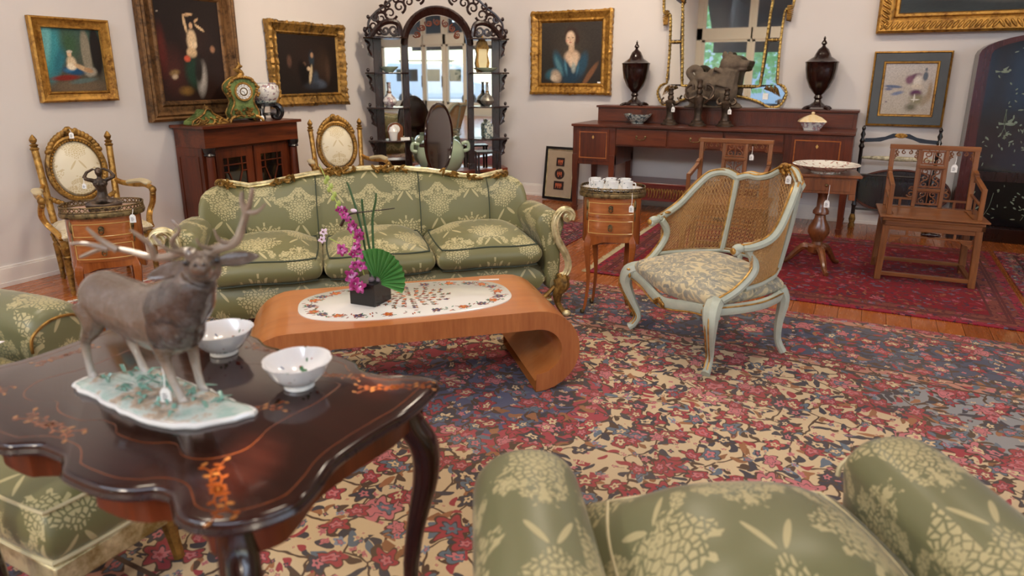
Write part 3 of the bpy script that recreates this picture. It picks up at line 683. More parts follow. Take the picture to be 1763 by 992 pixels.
# ================================================================ gilt pier mirror on the back wall
t = thing('gilt_mirror', 'large gilt bordered mirror standing on the sideboard behind stone lion', 'mirror', (-1.385, YB - .03, 1.10), 0)
def mglass(nm, poly): obj(nm, G().prism(poly, (0, -.012, 0), h=.008), mirror, t, smooth=False)
mglass('centre_glass', [(-.39, .20), (.39, .20), (.42, .95), (.36, 1.12), (.15, 1.20), (0, 1.22), (-.15, 1.20), (-.36, 1.12), (-.42, .95)])
for s in (-1, 1):
    mglass('side_glass', [(s * x, z) for x, z in ((.40, .20), (.435, .60), (.53, .60), (.52, .25), (.54, .20))][::s])
    mglass('side_glass', [(s * x, z) for x, z in ((.435, .64), (.44, .98), (.62, 1.10), (.60, .92), (.55, .86), (.535, .64))][::s])
    mglass('corner_glass', [(s * x, z) for x, z in ((.40, .18), (.56, .20), (.62, .12), (.58, .02), (.46, .00), (.36, .06), (.30, .16))][::s])
mglass('foot_glass', [(-.36, .06), (-.2, .10), (0, .11), (.2, .10), (.36, .06), (.30, .165), (-.30, .165)])
obj('backboard', G().box(-.5, .5, -.004, .01, .08, 1.15), darkwood, t, smooth=False)
bg_ = G(); cg = G()
def bead_line(P, step=.026, r=.0145, y=-.02):
    P = spline([(a, y, b) for a, b in P], 8); bg_.tube(P, r * .8, 6); acc = 0; last = P[0]
    for p in P[1:]:
        acc += (p - last).length; last = p
        if acc > step: bg_.ell(p + Vector((0, -.006, 0)), r, 6, 4); acc = 0
for s in (-1, 1):
    bead_line([(s * .385, .19), (s * .40, .5), (s * .42, .85), (s * .425, 1.0), (s * .36, 1.13), (s * .15, 1.22)])
    bead_line([(s * .545, .21), (s * .535, .5), (s * .545, .84), (s * .57, .90), (s * .615, .92), (s * .625, 1.12)])
    bead_line([(s * .545, .21), (s * .61, .18), (s * .635, .10), (s * .58, .0), (s * .48, -.01), (s * .38, .04), (s * .2, .085), (0, .10)])
    bead_line([(s * .42, .62), (s * .54, .62)]); bead_line([(s * .39, .185), (s * .2, .185), (0, .185)])
    for i in range(9):
        a = R(i * 22); cg.tube([(s * (.57 + .01 * i % 3 * .01), -.02, .80 + i * .014), (s * (.59 + .02 * math.cos(a)), -.035, .79 + i * .016), (s * (.61 + .015 * math.sin(a)), -.03, .80 + i * .016)], [.009, .012, .003], 6)
        cg.tube([(s * (.43 + .012 * i), -.02, .16 - .004 * i), (s * (.45 + .012 * i), -.04, .19 - .012 * (i % 3)), (s * (.46 + .015 * i), -.03, .15 - .008 * i)], [.007, .008, .002], 6)
        cg.tube([(s * .43, -.02, .98 + .012 * i), (s * (.41 + .015 * (i % 3)), -.045, 1.0 + .012 * i), (s * (.44 + .01 * i), -.03, 1.02 + .01 * i)], [.008, .011, .002], 6)
obj('beaded_border', bg_, gilt('mirror_gilt', hx('c9a75c'), hx('5a3c18'), .36, .65, 18, .4), t); obj('carved_leaf', cg, gold_d, t, stuff=True)
obj('label_card', G().box(.42, .47, -.026, -.022, .06, .12), tagm, t, smooth=False)
# ================================================================ sideboard
t = thing('sideboard', 'long mahogany sideboard with raised sliding-door stage against the back wall', 'sideboard', (-2.72, 6.66, 0), 0)
SW = 2.62
obj('top', G().box(-.01, SW + .01, -.01, .66, .885, .91), mahog, t, smooth=False, bevel=.004, label='polished top board')
g = G().box(.0, .46, .02, .64, .50, .885); obj('pedestal', g, mahogv, t, smooth=False, bevel=.003)
obj('pedestal', G().box(SW - .56, SW, .02, .64, .44, .885), mahogv, t, smooth=False, bevel=.003)
obj('frieze', G().box(.46, SW - .56, .03, .63, .70, .885), mahog, t, smooth=False)
for x0, x1, z0 in ((.05, .40, .54), (SW - .50, SW - .07, .48)):
    d = obj('door', G().box(x0, x1, .012, .02, z0, .86), mahogv, t, smooth=False, bevel=.002)
    obj('cross_banding', frame_geo(x1 - x0 - .05, .86 - z0 - .05, [(0, -.0), (0, .003), (.01, .003), (.01, 0)], x0=x0 + .025, z0=z0 + .025), kingx, d, smooth=False).location.y = .012
    obj('escutcheon', G().prism([(0, .02), (.012, 0), (0, -.02), (-.012, 0)], ((x0 + x1) / 2, .008, .78), h=.004), satin, d, smooth=False)
dw = (SW - .56 - .46) / 3
for i in range(3):
    x0 = .46 + dw * i + .012; x1 = x0 + dw - .024
    d = obj('drawer', G().box(x0, x1, .012, .03, .715, .87), mahog, t, smooth=False, bevel=.002)
    cx = (x0 + x1) / 2
    obj('handle', G().tube(spline([(cx - .045, .008, .80), (cx - .04, -.012, .78), (cx, -.018, .773), (cx + .04, -.012, .78), (cx + .045, .008, .80)], 4), .004, 6).ell((cx - .045, .008, .80), (.012, .004, .014), 8, 5).ell((cx + .045, .008, .80), (.012, .004, .014), 8, 5), brass, d)
for lx, ly in ((.03, .04), (.43, .04), (.03, .60), (.43, .60), (SW - .53, .04), (SW - .03, .04), (SW - .53, .60), (SW - .03, .60)):
    g = G(); P = []
    for z, r in ((.0, .020), (.05, .028), (.055, .021), (.5, .03), (.60, .03)):
        P.append([(lx + a * r, ly + b * r, z) for a, b in ((-1, -1), (1, -1), (1, 1), (-1, 1))])
    g.rings(P); obj('leg', g, mahogv, t, smooth=False)
obj('stage', G().box(.12, SW - .0, .42, .65, .91, 1.06).box(.105, SW + .012, .40, .66, 1.06, 1.082), mahog, t, smooth=False, bevel=.003)
for x0, x1 in ((.62, 1.30), (1.34, 2.10)):
    g = G(); x = x0
    while x < x1: g.box(x + .001, x + .0125, .412, .42, .925, 1.045); x += .0135
    obj('tambour_shutter', g, mahogv, t, smooth=False, stuff=True)
obj('stage_drawer', G().box(.15, .60, .412, .42, .925, 1.045), mahog, t, smooth=False, bevel=.002)
obj('stage_drawer', G().box(2.13, SW - .03, .412, .42, .925, 1.045), mahog, t, smooth=False, bevel=.002)
# knife urns
urnw = wood('urn_mahogany', hx('100605'), hx('2a120d'), .22, .5, 2, 5)
def urn(label, x):
    t = thing('knife_urn', label, 'urn', (x, 7.18, 1.083), 0, 'pair of knife urns')
    obj('body', G().lathe([(.03, .13), (.05, .15), (.09, .20), (.125, .28), (.138, .36), (.142, .415), (.146, .42), (.146, .43)], 28), urnw, t)
    obj('lid', G().lathe([(.144, .43), (.13, .436), (.12, .445), (.075, .475), (.065, .50), (.045, .54), (.02, .56), (.012, .575), (.026, .59), (.022, .605), (.008, .625), (.012, .635), (.004, .655)], 24, fn=lambda a, z: 1 + (.09 * math.sin(12 * a) if .44 < z < .53 else 0)), urnw, t)
    obj('foot', G().lathe([(.075, .03), (.06, .045), (.035, .065), (.028, .09), (.04, .105), (.03, .13)], 24, fn=lambda a, z: 1 + (.08 * math.sin(10 * a) if z < .06 else 0)), urnw, t)
    g = G().box(-.085, .085, -.085, .085, .018, .032)
    for a in (-1, 1):
        for b in (-1, 1): g.tube([(a * .07, b * .07, .02), (a * .10, b * .10, .012), (a * .115, b * .115, 0)], [.018, .016, .012], 6)
    obj('plinth', g, darkwood, t, bevel=.002)
urn('dark lidded knife urn left of the gilt mirror', -2.235); urn('dark lidded knife urn right of the gilt mirror', -.455)
chin = (lambda n: n.end(n.mix(n.math('GREATER_THAN', n.noise(n.co(), 38, 3, .6), .53), hx('c9cfc4'), hx('4b6168')), .2, coat=.4))(NT('blue_green_china'))
famille = (lambda n: n.end(n.ramp(n.noise(n.co(), 34, 3, .55), [(.0, hx('e4e0d2')), (.56, hx('e4e0d2')), (.6, hx('b35a45')), (.66, hx('6c8a74')), (.7, hx('e4e0d2'))]), .18, coat=.4))(NT('enamelled_china'))
imari = (lambda n: n.end(n.ramp(n.noise(n.co(), 22, 4, .6), [(.0, hx('dcdcd6')), (.5, hx('d6d4d0')), (.55, hx('8f8793')), (.62, hx('a87878')), (.68, hx('dcdcd6'))]), .15, coat=.5))(NT('purple_flowered_china'))
t = thing('china_bowl', 'blue green patterned china bowl on left of sideboard', 'bowl', (-2.13, 6.98, .911))
obj('bowl', G().lathe([(.06, 0), (.062, .01), (.09, .03), (.13, .07), (.145, .095), (.138, .095), (.12, .07), (.08, .035), (.0, .025)], 28, caps=False), chin, t)
t = thing('tureen', 'small lidded porcelain tureen with yellow lid on right of sideboard', 'tureen', (-.46, 6.86, .911), 8)
def sqr(a, z): c = max(abs(math.cos(a)), abs(math.sin(a))); return .95 / c ** .75
obj('dish', G().lathe([(.075, 0), (.08, .015), (.12, .07), (.125, .075)], 32, fn=sqr, sy=.8), imari, t)
obj('lid', G().lathe([(.13, .075), (.125, .085), (.08, .115), (.03, .135), (.01, .14), (.018, .15), (.008, .162)], 32, fn=sqr, sy=.8), (lambda n: n.end(n.mix(n.noise(n.co(), 30, 3), hx('d9b36a'), hx('e6dcc0')), .2, coat=.4))(NT('yellow_enamel')), t)
stone = (lambda n: n.end(n.mix(n.noise(n.co(), 18, 5, .65), hx('3c332b'), hx('83725f')), .85, 0, n.noise(n.co(), 50, 4), .4, .006))(NT('weathered_stone'))
t = thing('stone_lion', 'weathered grey brown stone guardian lion on the sideboard stage', 'statue', (-1.42, 7.13, 1.083), 0)
g = G()
g.ell((-.14, 0, .15), (.13, .10, .15)); g.ell((0, 0, .17), (.14, .09, .11)); g.ell((.12, 0, .17), (.12, .10, .15)); g.ell((-.10, -.03, .28), (.08, .07, .06))
g.tube(spline([(-.17, -.02, .25), (-.24, -.03, .33), (-.19, -.03, .38), (-.13, -.03, .35), (-.16, -.03, .31)], 5), .034, 8)
g.ell((.0, -.02, .33), (.06, .05, .045)); g.ell((-.02, -.02, .22), (.10, .10, .08))
g.tube([(.10, 0, .2), (.13, 0, .32), (.15, -.01, .38)], [.13, .11, .10], 10); g.ell((.16, -.01, .42), (.11, .09, .085)); g.ell((.26, -.01, .41), (.065, .06, .045)); g.ell((.26, -.01, .365), (.05, .05, .022))
g.ell((.10, -.05, .495), (.03, .02, .04)); g.ell((.13, .05, .50), (.03, .02, .035)); g.ell((.20, -.06, .47), (.028, .02, .02)); g.ell((.31, -.01, .43), (.02, .035, .02)); g.ell((.11, -.08, .41), (.04, .03, .05))
for x, y in ((.12, -.07), (.17, .06), (-.18, -.08), (-.15, .07)): g.tube([(x, y, .15), (x + .015, y, .06), (x + .02, y, .0)], [.05, .042, .05], 8); g.ell((x + .045, y, .022), (.055, .042, .026))
g.box(-.26, .28, -.10, .10, 0, .012)
for i in range(12): g.ell((.07 + .05 * math.cos(i * 1.7), -.085, .30 + .07 * math.sin(i * 2.3)), .022, 6, 5)
obj('body', g, stone, t, remesh=.009, sm=3)
def bronze_fig(label, x, y, h, broad, loc_z=.911):
    t = thing('bronze_candlestick', label, 'candlestick', (x, y, loc_z), 0, 'dark bronze figure candlesticks')
    obj('base', G().lathe([(.085, 0), (.085, .012), (.07, .02), (.06, .03), (.06, .045), (.045, .055)], 20), bronze, t)
    g = G().lathe([(.045, .05), (.032, .10), (.04, .16), (.05, h * .62), (.03, h * .68)], 12, fn=lambda a, z: 1 + .12 * math.sin(6 * a))
    g.ell((0, 0, h * .74), (.032, .028, .035)); g.ell((0, -.02, h * .72), (.02, .015, .025))
    obj('figure', g, bronze, t)
    for s in (-1, 1):
        g = G()
        g.tube(spline([(s * .03, 0, h * .64), (s * .08 * broad, -.02, h * .58), (s * .11 * broad, -.01, h * .66), (s * .085 * broad, 0, h * .74)], 4), [.014] * 8 + [.010] * 5, 6)
        if broad > 1: g.tube(spline([(s * .05, 0, h * .5), (s * .10, -.02, h * .6), (s * .13, 0, h * .8), (s * .07, 0, h * .9), (s * .06, 0, h * .78)], 4), .014, 6)
        obj('arm', g, bronze, t)
    obj('socket', G().lathe([(.015, h * .78), (.03, h * .84), (.022, h * .9), (.03, h * .97), (.02, h)], 12), bronze, t)
bronze_fig('slim dark bronze figure candlestick, leftmost of three on the sideboard', -1.785, 6.93, .36, .8)
bronze_fig('broad dark bronze figure candlestick in the middle of the three', -1.50, 6.90, .44, 1.25)
bronze_fig('slim dark bronze figure candlestick, rightmost of three on the sideboard', -1.245, 6.94, .36, .8)
# ---------------------------------------------------------------- low red bench behind the cup table
redl = wood('red_lacquer', hx('4a0f0c'), hx('7c2a1f'), .35, .4, 0, 6)
t = thing('low_bench', 'long low red carved bench under the sideboard', 'bench', (-2.24, 6.84, 0), 1)
obj('top', G().box(0, 1.35, 0, .42, .30, .325), redl, t, smooth=False, bevel=.004)
obj('apron', G().box(.03, 1.32, .015, .035, .14, .30), redl, t, smooth=False)
g = G(); random.seed(8)
for i in range(44): g.tube(spline([(.06 + i * .029, .012, .17), (.075 + i * .029, .004, .20 + .03 * (i % 2)), (.06 + i * .029, .012, .27), (.045 + i * .029, .006, .22)], 3), .005, 5)
obj('carving', g, gold_d, t, stuff=True)
for x in (.04, 1.27):
    for y in (.02, .35): obj('leg', G().box(x, x + .05, y, y + .05, 0, .30), redl, t, smooth=False)
# ---------------------------------------------------------------- towel rail / stand with oval tray, right
t = thing('towel_rail', 'black turned towel rail with blue painted crest below the pale drawing', 'rail', (-.045, 7.12, 0), 0)
for x in (.01, .615):
    prof = [(.018, .0), (.024, .02), (.016, .04), (.018, .20), (.024, .215), (.018, .23), (.016, .42), (.024, .44), (.015, .46), (.016, .74), (.026, .76), (.014, .79), (.024, .81), (.012, .84), (.022, .87), (.010, .90), (.018, .925), (.004, .95)]
    obj('post', G().lathe(prof, 14, (x, 0, 0)), black, t)
    obj('gilt_foot', G().lathe([(.026, .0), (.03, .02), (.022, .045), (.03, .08), (.024, .11), (.02, .13)], 10, (x, -.01, 0)).tube([(x, -.02, .03), (x, -.07, .015)], [.02, .014], 8), gold_d, t)
for z in (.18, .50): obj('rail', G().tube([(.01, 0, z), (.615, 0, z)], .010, 8), black, t)
obj('bobbin_rail', G().tube([(.02 + i * .0295, 0, .66) for i in range(21)], [.011 + .012 * math.sin(i / 20 * PI) for i in range(21)], 10), gilt('bone', hx('c9bf9f'), hx('6f664c'), .5, .0, 40, .3), t, label='pale bobbin turned rail')
cr = [(.03, .80), (.16, .81), (.22, .835), (.315, .86), (.41, .835), (.47, .81), (.60, .80), (.60, .835), (.52, .84), (.44, .855), (.38, .885), (.25, .885), (.19, .855), (.11, .84), (.03, .835)]
c = obj('crest', G().prism(cr, (0, -.008, 0), h=.016), plain('blue_black_paint', hx('27303d'), .4), t, smooth=False, label='dark blue painted crest')
g = G().ell((.315, -.014, .868), (.05, .008, .022))
for i in range(10): g.ell((.315 + .035 * math.cos(i * .63), -.022, .868 + .015 * math.sin(i * .63)), (.012, .006, .008), 6, 4)
obj('rosette', g, gold_b, c)
t = thing('oval_tray', 'dark oval galleried tray leaning on the wall behind towel rail', 'tray', (.33, 7.26, .13), 0, rx=-6)
obj('tray', G().tube([(0, 0, .21), (0, .012, .21)], [(.40, .20), (.40, .20)], 40, up=(0, 0, 1)), darkwood, t)
P = [(.40 * math.cos(a), -.008, .21 + .20 * math.sin(a)) for a in [i * 2 * PI / 48 for i in range(48)]]
obj('rim', G().tube(P, .010, 6, closed=True), mahog, t)
# ---------------------------------------------------------------- black lacquer cabinet, far right
t = thing('lacquer_cabinet', 'tall arched black cabinet painted with pale birds, far right by wall', 'cabinet', (.745, 7.02, 0), 0)
CWd = 1.35
arch = [(0, .1), (CWd, .1), (CWd, 1.56)] + [(CWd / 2 + CWd / 2 * math.cos(a), 1.56 + .18 * math.sin(a)) for a in [PI * i / 16 for i in range(1, 16)]] + [(0, 1.56)]
obj('carcass', G().prism(arch, (0, .02, 0), h=.28), darkwood, t, smooth=False)
def arcf(o): return [(o, .14), (CWd - o, .14), (CWd - o, 1.56)] + [(CWd / 2 + (CWd / 2 - o) * math.cos(a), 1.56 + (.18 - o * .5) * math.sin(a)) for a in [PI * i / 16 for i in range(1, 16)]] + [(o, 1.56)]
A, B = arcf(0), arcf(.085)
V = [(x, 0, z) for x, z in A] + [(x, 0, z) for x, z in B] + [(x, .025, z) for x, z in A] + [(x, .025, z) for x, z in B]; k = len(A)
F = []
for i in range(k):
    j = (i + 1) % k
    F += [(i, j, k + j, k + i), (i, 2 * k + i, 2 * k + j, j), (k + i, k + j, 3 * k + j, 3 * k + i)]
obj('door_frame', G().add(V, F), wood('red_brown_frame', hx('2b0d0b'), hx('531f18'), .25, .5, 2, 5), t, smooth=False)
lac = plain('black_lacquer', hx('0d1116'), .14, var=.2, coat=.7)
p = obj('lacquer_panel', G().prism(B, (0, .012, 0), h=.008), lac, t, smooth=False)
obj('plinth', G().box(-.02, CWd + .02, -.02, .30, 0, .12), darkwood, t, smooth=False, bevel=.004)
obj('middle_rail', G().box(.08, CWd - .08, -.002, .02, .52, .60), darkwood, t, smooth=False)
random.seed(12); g = G()
mop = plain('pale_lacquer_inlay', hx('74806f'), .3, var=.35, scale=30)
def bird(g, x, z, s):
    g.ell((x, .009, z), (.03 * s, .003, .012 * s), 8, 5); g.ell((x + .03 * s, .009, z + .012 * s), (.010 * s, .003, .009 * s), 6, 4)
    g.prism([(0, 0), (.02 * s, .045 * s), (-.02 * s, .02 * s)], (x, .007, z), h=.003); g.prism([(0, 0), (-.05 * s, .012 * s), (-.045 * s, -.008 * s)], (x - .02 * s, .007, z), h=.003)
for x, z, s in ((.20, 1.42, 1.0), (.42, 1.55, .9), (.30, 1.0, 1.2), (.50, .80, 1.0)): bird(g, x, z, s)
obj('inlaid_birds', g, mop, p, smooth=False, label='pale painted birds')
g = G()
for cx, cz, sp, n in ((.38, .86, .16, 60), (.42, 1.2, .12, 26), (.45, 1.62, .11, 20), (.40, .34, .16, 40), (.85, 1.0, .2, 50), (.9, 1.5, .2, 40)):
    for i in range(n):
        x, z = random.gauss(cx, sp), random.gauss(cz, sp * .55); a = random.random() * PI
        if .12 < x < CWd - .12 and .16 < z < 1.7 and not .50 < z < .62: g.ell((x, .009, z), (random.uniform(.008, .022), .002, random.uniform(.003, .008)), 6, 3, 0, Matrix.Rotation(a, 3, 'Y'))
for i in range(16):
    x, z = random.uniform(.2, 1.1), random.choice((.2, .62, .9)); g.tube(spline([(x, .009, z), (x + random.uniform(-.05, .05), .009, z + .1), (x + random.uniform(-.12, .12), .009, z + .22)], 3), .002, 4)
obj('inlaid_foliage', g, mop, p, smooth=False, stuff=True)
# ================================================================ mirrored shelf unit across the corner
ET = thing('mirrored_etagere', 'tall arched dark carved shelf unit with mirror back standing across the corner', 'shelf unit', (-4.33, 6.63, 0), 41)
t = ET
obj('base', G().box(-.78, .78, .02, .34, .0, .30), darkwood, t, smooth=False, bevel=.004)
obj('base_top', G().prism([(-.80, .02), (-.5, -.06), (-.3, -.14), (.3, -.14), (.5, -.06), (.80, .02), (.80, .36), (-.80, .36)], (0, 0, .30), (1, 0, 0), (0, 1, 0), (0, 0, 1), .035), wood('red_marble_brown', hx('6a2a1a'), hx('a2563a'), .3, .5, 0, 5), t, smooth=False, bevel=.006, label='reddish base top')
def arcpts(rx, zc, rz, n=20, a0=0, a1=PI): return [(rx * math.cos(a0 + (a1 - a0) * i / n), zc + rz * math.sin(a0 + (a1 - a0) * i / n)) for i in range(n + 1)]
obj('centre_mirror', G().prism([(-.325, .335), (.325, .335)] + arcpts(.325, 1.72, .30), (0, .012, 0), h=.01), mirror, t, smooth=False, label='tall arched mirror glass')
for s in (-1, 1): obj('side_mirror', G().box(*sorted((s * .40, s * .61)), .012, .02, .335, 1.80), mirror, t, smooth=False)
A, B = arcpts(.40, 1.72, .40), arcpts(.325, 1.72, .305)
g = G(); P = []
for (a, b) in zip(A, B): P.append([(a[0], -.02, a[1]), (a[0] * .93, -.05, a[1] - .02), (b[0], -.02, b[1]), (b[0], .03, b[1]), (a[0], .03, a[1])])
g.rings(P)
for s in (-1, 1):
    g.tube(spline([(s * .395, -.01, 1.80), (s * .42, -.01, 1.92), (s * .50, -.01, 1.95), (s * .60, -.01, 1.92), (s * .70, -.01, 1.82), (s * .73, -.01, 1.78)], 5), (.03, .028), 8)
obj('arched_cornice', g, darkwood, t)
for s in (-1, 1):
    obj('inner_column', G().box(*sorted((s * .325, s * .395)), -.02, .03, .335, 1.80).box(*sorted((s * .32, s * .40)), -.03, .03, .335, .40), darkwood, t, smooth=False, bevel=.006)
    obj('outer_column', G().box(*sorted((s * .61, s * .70)), -.0, .05, .335, 1.80), darkwood, t, smooth=False, bevel=.006)
levels = (.69, 1.05, 1.42, 1.785)
for z in levels:
    for s in (-1, 1):
        poly = [(s * .33, 0.03), (s * .335, -.07), (s * .42, -.15), (s * .56, -.17), (s * .70, -.14), (s * .80, -.05), (s * .80, .03)]
        obj('shelf', G().prism(poly if s > 0 else poly[::-1], (0, 0, z - .016), (1, 0, 0), (0, 1, 0), (0, 0, 1), .016), darkwood, t, smooth=False, bevel=.003)
        g = G().prism([(s * .70, 0), (s * .79, 0), (s * .765, -.06), (s * .73, -.10), (s * .76, -.16), (s * .70, -.20)][::s], (0, -.005, z - .018), h=.03)
        g.tube(spline([(s * .78, -.0, z - .03), (s * .735, 0, z - .07), (s * .75, 0, z - .11), (s * .715, 0, z - .19)], 4), .014, 6).ell((s * .765, 0, z + .025), (.018, .016, .022))
        obj('bracket', g, darkwood, t)
def scroll(g, cx, cz, r, a0, turns=1.3, dirn=1, w=.016, y=-.01):
    P = []
    n = int(18 * turns)
    for i in range(n + 1):
        k = i / n; a = a0 + dirn * k * turns * 2 * PI; rr = r * (1 - .78 * k); P.append((cx + rr * math.cos(a), y, cz + rr * math.sin(a)))
    g.tube(P, [w * (1 - .5 * i / n) for i in range(n + 1)], 6)
g = G()
for s in (-1, 1):
    for (cx, cz, r, a, d) in ((.50, 2.03, .075, 200, 1), (.40, 2.10, .07, 250, -1), (.60, 1.98, .065, 160, -1), (.68, 1.90, .06, 120, 1), (.30, 2.15, .06, 300, 1), (.73, 1.84, .045, 90, -1), (.44, 2.17, .045, 20, 1), (.58, 2.07, .04, 40, 1), (.19, 2.19, .06, 260, -1), (.10, 2.24, .055, 300, 1), (.655, 1.985, .035, 0, -1), (.52, 2.12, .035, 70, -1),
                             (.47, 1.86, .06, 180, 1), (.56, 1.855, .045, 0, -1), (.63, 1.84, .035, 90, 1), (.43, 1.83, .03, 0, 1)):
        scroll(g, s * cx, cz, r, R(a if s > 0 else 180 - a), 1.3, d * s)
    g.tube(spline([(s * .72, -.01, 1.80), (s * .735, -.01, 1.93), (s * .66, -.01, 2.03), (s * .55, -.01, 2.11), (s * .43, -.01, 2.20), (s * .2, -.01, 2.25), (0, -.01, 2.30)], 5), .013, 6)
    g.ell((s * .775, -.01, 1.86), (.022, .02, .03)); g.ell((s * .735, -.01, 1.99), (.018, .015, .022))
obj('pierced_crest', g, darkwood, t)
g = G()
for i in range(-3, 4):
    a = R(90 + i * 22); cx, cz = .25 * math.cos(a), 1.73 + .225 * math.sin(a)
    scroll(g, cx, cz, .038, a + .8, 1.2, 1, .008, .002); scroll(g, cx * .93, cz - .01, .032, a - .8, 1.2, -1, .008, .002)
obj('pierced_arch_fret', g, mahog, t, label='pierced reddish fret under the arch')
# things on the shelves (world positions from the unit's own frame)
ME = Matrix.Rotation(R(41), 4, 'Z'); ME.translation = Vector((-4.33, 6.63, 0))
def on_et(x, y, z): return tuple(ME @ Vector((x, y, z)))
silver = gilt('tarnished_silver', hx('a9a79e'), hx('55504a'), .3, .7, 30)
celad = plain('celadon', hx('9fb297'), .2, var=.12, scale=5, coat=.5)
def vase(name, label, x, z, prof, mat, cat='vase', y=-.06, n=20, **k):
    t = thing(name, label, cat, on_et(x, y, z + .001), 41); obj('body', G().lathe(prof, n, caps=True, **k), mat, t); return t
bott = [(.03, 0), (.032, .01), (.065, .035), (.078, .065), (.065, .10), (.03, .13), (.016, .16), (.014, .25), (.02, .265)]
t = vase('bottle_vase', 'narrow necked flowered bottle vase on left shelf, third shelf up', -.55, 1.05, bott, imari, y=-.09)
obj('collar', G().lathe([(.02, .155), (.024, .16), (.018, .168)], 16), gold_d, t)
t = vase('bottle_vase', 'silver grey bottle vase on right shelf, front of its level', .53, 1.05, bott, silver, y=-.11)
obj('collar', G().lathe([(.02, .155), (.024, .16), (.018, .168)], 16), gold_d, t)
vase('shallow_dish', 'pale green shallow dish on the upper left shelf', -.54, 1.42, [(.04, 0), (.05, .01), (.095, .05), (.10, .06), (.09, .052), (.04, .015)], celad, 'dish')
vase('shallow_dish', 'pale green oval dish on the upper right shelf', .54, 1.42, [(.05, 0), (.06, .01), (.115, .04), (.12, .05), (.11, .042), (.05, .012)], celad, 'dish', y=-.09)
t = vase('lidded_jar', 'small white lidded jar on the lowest left shelf', -.53, .69, [(.035, 0), (.04, .01), (.045, .06), (.055, .10), (.04, .13)], porc, 'jar', y=-.10)
obj('lid', G().lathe([(.042, .13), (.04, .14), (.012, .16), (.008, .17)], 16), porc, t)
t = thing('mantel_clock', 'small round topped clock behind the white jar on left shelf', 'clock', on_et(-.50, -.02, .691), 41)
obj('case', G().prism([(-.07, 0), (.07, 0), (.08, .03), (.085, .12)] + arcpts(.085, .12, .07, 10)[1:-1] + [(-.085, .12), (-.08, .03)], (0, 0, 0), h=.05), walnut, t, smooth=False)
obj('dial', G().tube([(0, -.001, .12), (0, -.005, .12)], .05, 20), porc, t)
obj('small_carton', G().box(-.05, .05, -.02, .02, 0, .03), tagm, None, smooth=False)
o = bpy.data.objects['small_carton']; o.location = on_et(-.40, -.07, .691); o.rotation_euler = (0, 0, R(41)); o['label'] = 'small flat white card block on lowest left shelf'; o['category'] = 'card'
t = vase('flowered_caddy', 'square blue and white flowered caddy on the lowest right shelf', .55, .69, [(.04, 0), (.045, .01), (.05, .02), (.05, .15), (.035, .17), (.02, .175), (.02, .19)], chin, 'caddy', n=4, y=-.09)
obj('cap', G().lathe([(.022, .19), (.022, .205), (.01, .21)], 12), chin, t)
t = thing('shelf_frame_clock', 'waisted gilt cartel clock standing on the upper right shelf', 'clock', on_et(.50, -.03, 1.421), 41)
obj('case', G().prism([(-.06, 0), (.06, 0), (.08, .10), (.06, .2), (.075, .26), (.05, .33), (.015, .36), (0, .40), (-.015, .36), (-.05, .33), (-.075, .26), (-.06, .2), (-.08, .10)], (0, 0, 0), h=.03), gold_d, t, smooth=False, bevel=.006)
obj('dial', G().prism([(-.04, .05), (.04, .05), (.05, .12), (.045, .25), (-.045, .25), (-.05, .12)], (0, -.004, 0), h=.005), creamp, t, smooth=False)
# celadon jar and tilt-top table in front of the unit
t = thing('celadon_jar', 'large round pale green jar with handles behind the tilted oval table', 'jar', on_et(-.04, -.31, .001), 41)
ST = .33
obj('stand', G().lathe([(.16, 0), (.17, .02), (.12, .05), (.12, .27), (.16, .30), (.16, ST)], 20), darkwood, t)
obj('body', G().lathe([(.13, 0), (.15, .01), (.22, .08), (.265, .20), (.25, .30), (.19, .37), (.15, .385), (.16, .40), (.15, .40), (.14, .38)], 32, (0, 0, ST)), celad, t)
for s in (-1, 1): obj('handle', G().tube(spline([(s * .235, 0, ST + .33), (s * .30, 0, ST + .34), (s * .31, 0, ST + .27), (s * .26, 0, ST + .25)], 4), .02, 8), celad, t)
t = thing('tilt_top_table', 'dark oval tilt-top table with its top turned upright, seen edge on', 'table', (-3.68, 5.62, 0), 100)
TM = Matrix.Rotation(R(8), 3, 'Y')
obj('top', G().ell((0, 0, .80), (.33, .012, .33), 40, 10, 0, Matrix.Rotation(R(0), 3, 'X')), rosewood, t)
obj('top_edge', G().tube([(.33 * math.cos(a), 0, .80 + .33 * math.sin(a)) for a in [i * PI / 20 for i in range(40)]], .013, 8, closed=True), rosewood, t)
obj('pillar', G().lathe([(.05, .10), (.06, .14), (.03, .20), (.035, .35), (.055, .45), (.03, .55), (.028, .70), (.05, .74)], 16, (0, .10, 0)), rosewood, t)
obj('block', G().box(-.09, .09, .03, .17, .72, .75), rosewood, t, smooth=False)
for a in (90, 210, 330):
    c, s = math.cos(R(a)), math.sin(R(a)); obj('leg', G().tube(spline([(c * .03, .10 + s * .03, .14), (c * .14, .10 + s * .14, .16), (c * .24, .10 + s * .24, .05), (c * .30, .10 + s * .30, .015)], 4), lerp([.025, .022, .016, .018], 13), 8), rosewood, t)
t = thing('wooden_box', 'low brown wooden box in front of the mirrored shelf unit, left', 'box', on_et(-.52, -.42, 0), 41)
obj('body', G().box(-.17, .17, -.12, .12, 0, .40), mahogv, t, smooth=False, bevel=.004); obj('lid', G().box(-.18, .18, -.13, .13, .40, .425), mahog, t, smooth=False, bevel=.004)
t = thing('ebonised_stool', 'small black openwork stand right of the green jar', 'stand', on_et(.48, -.36, 0), 41)
obj('top', G().box(-.14, .14, -.1, .1, .56, .58), darkwood, t, smooth=False)
for x in (-.12, .12):
    for y in (-.08, .08): obj('leg', G().bar((x, y, 0), (x, y, .56), .022), darkwood, t, smooth=False)
obj('lower_shelf', G().box(-.13, .13, -.09, .09, .25, .265), darkwood, t, smooth=False)
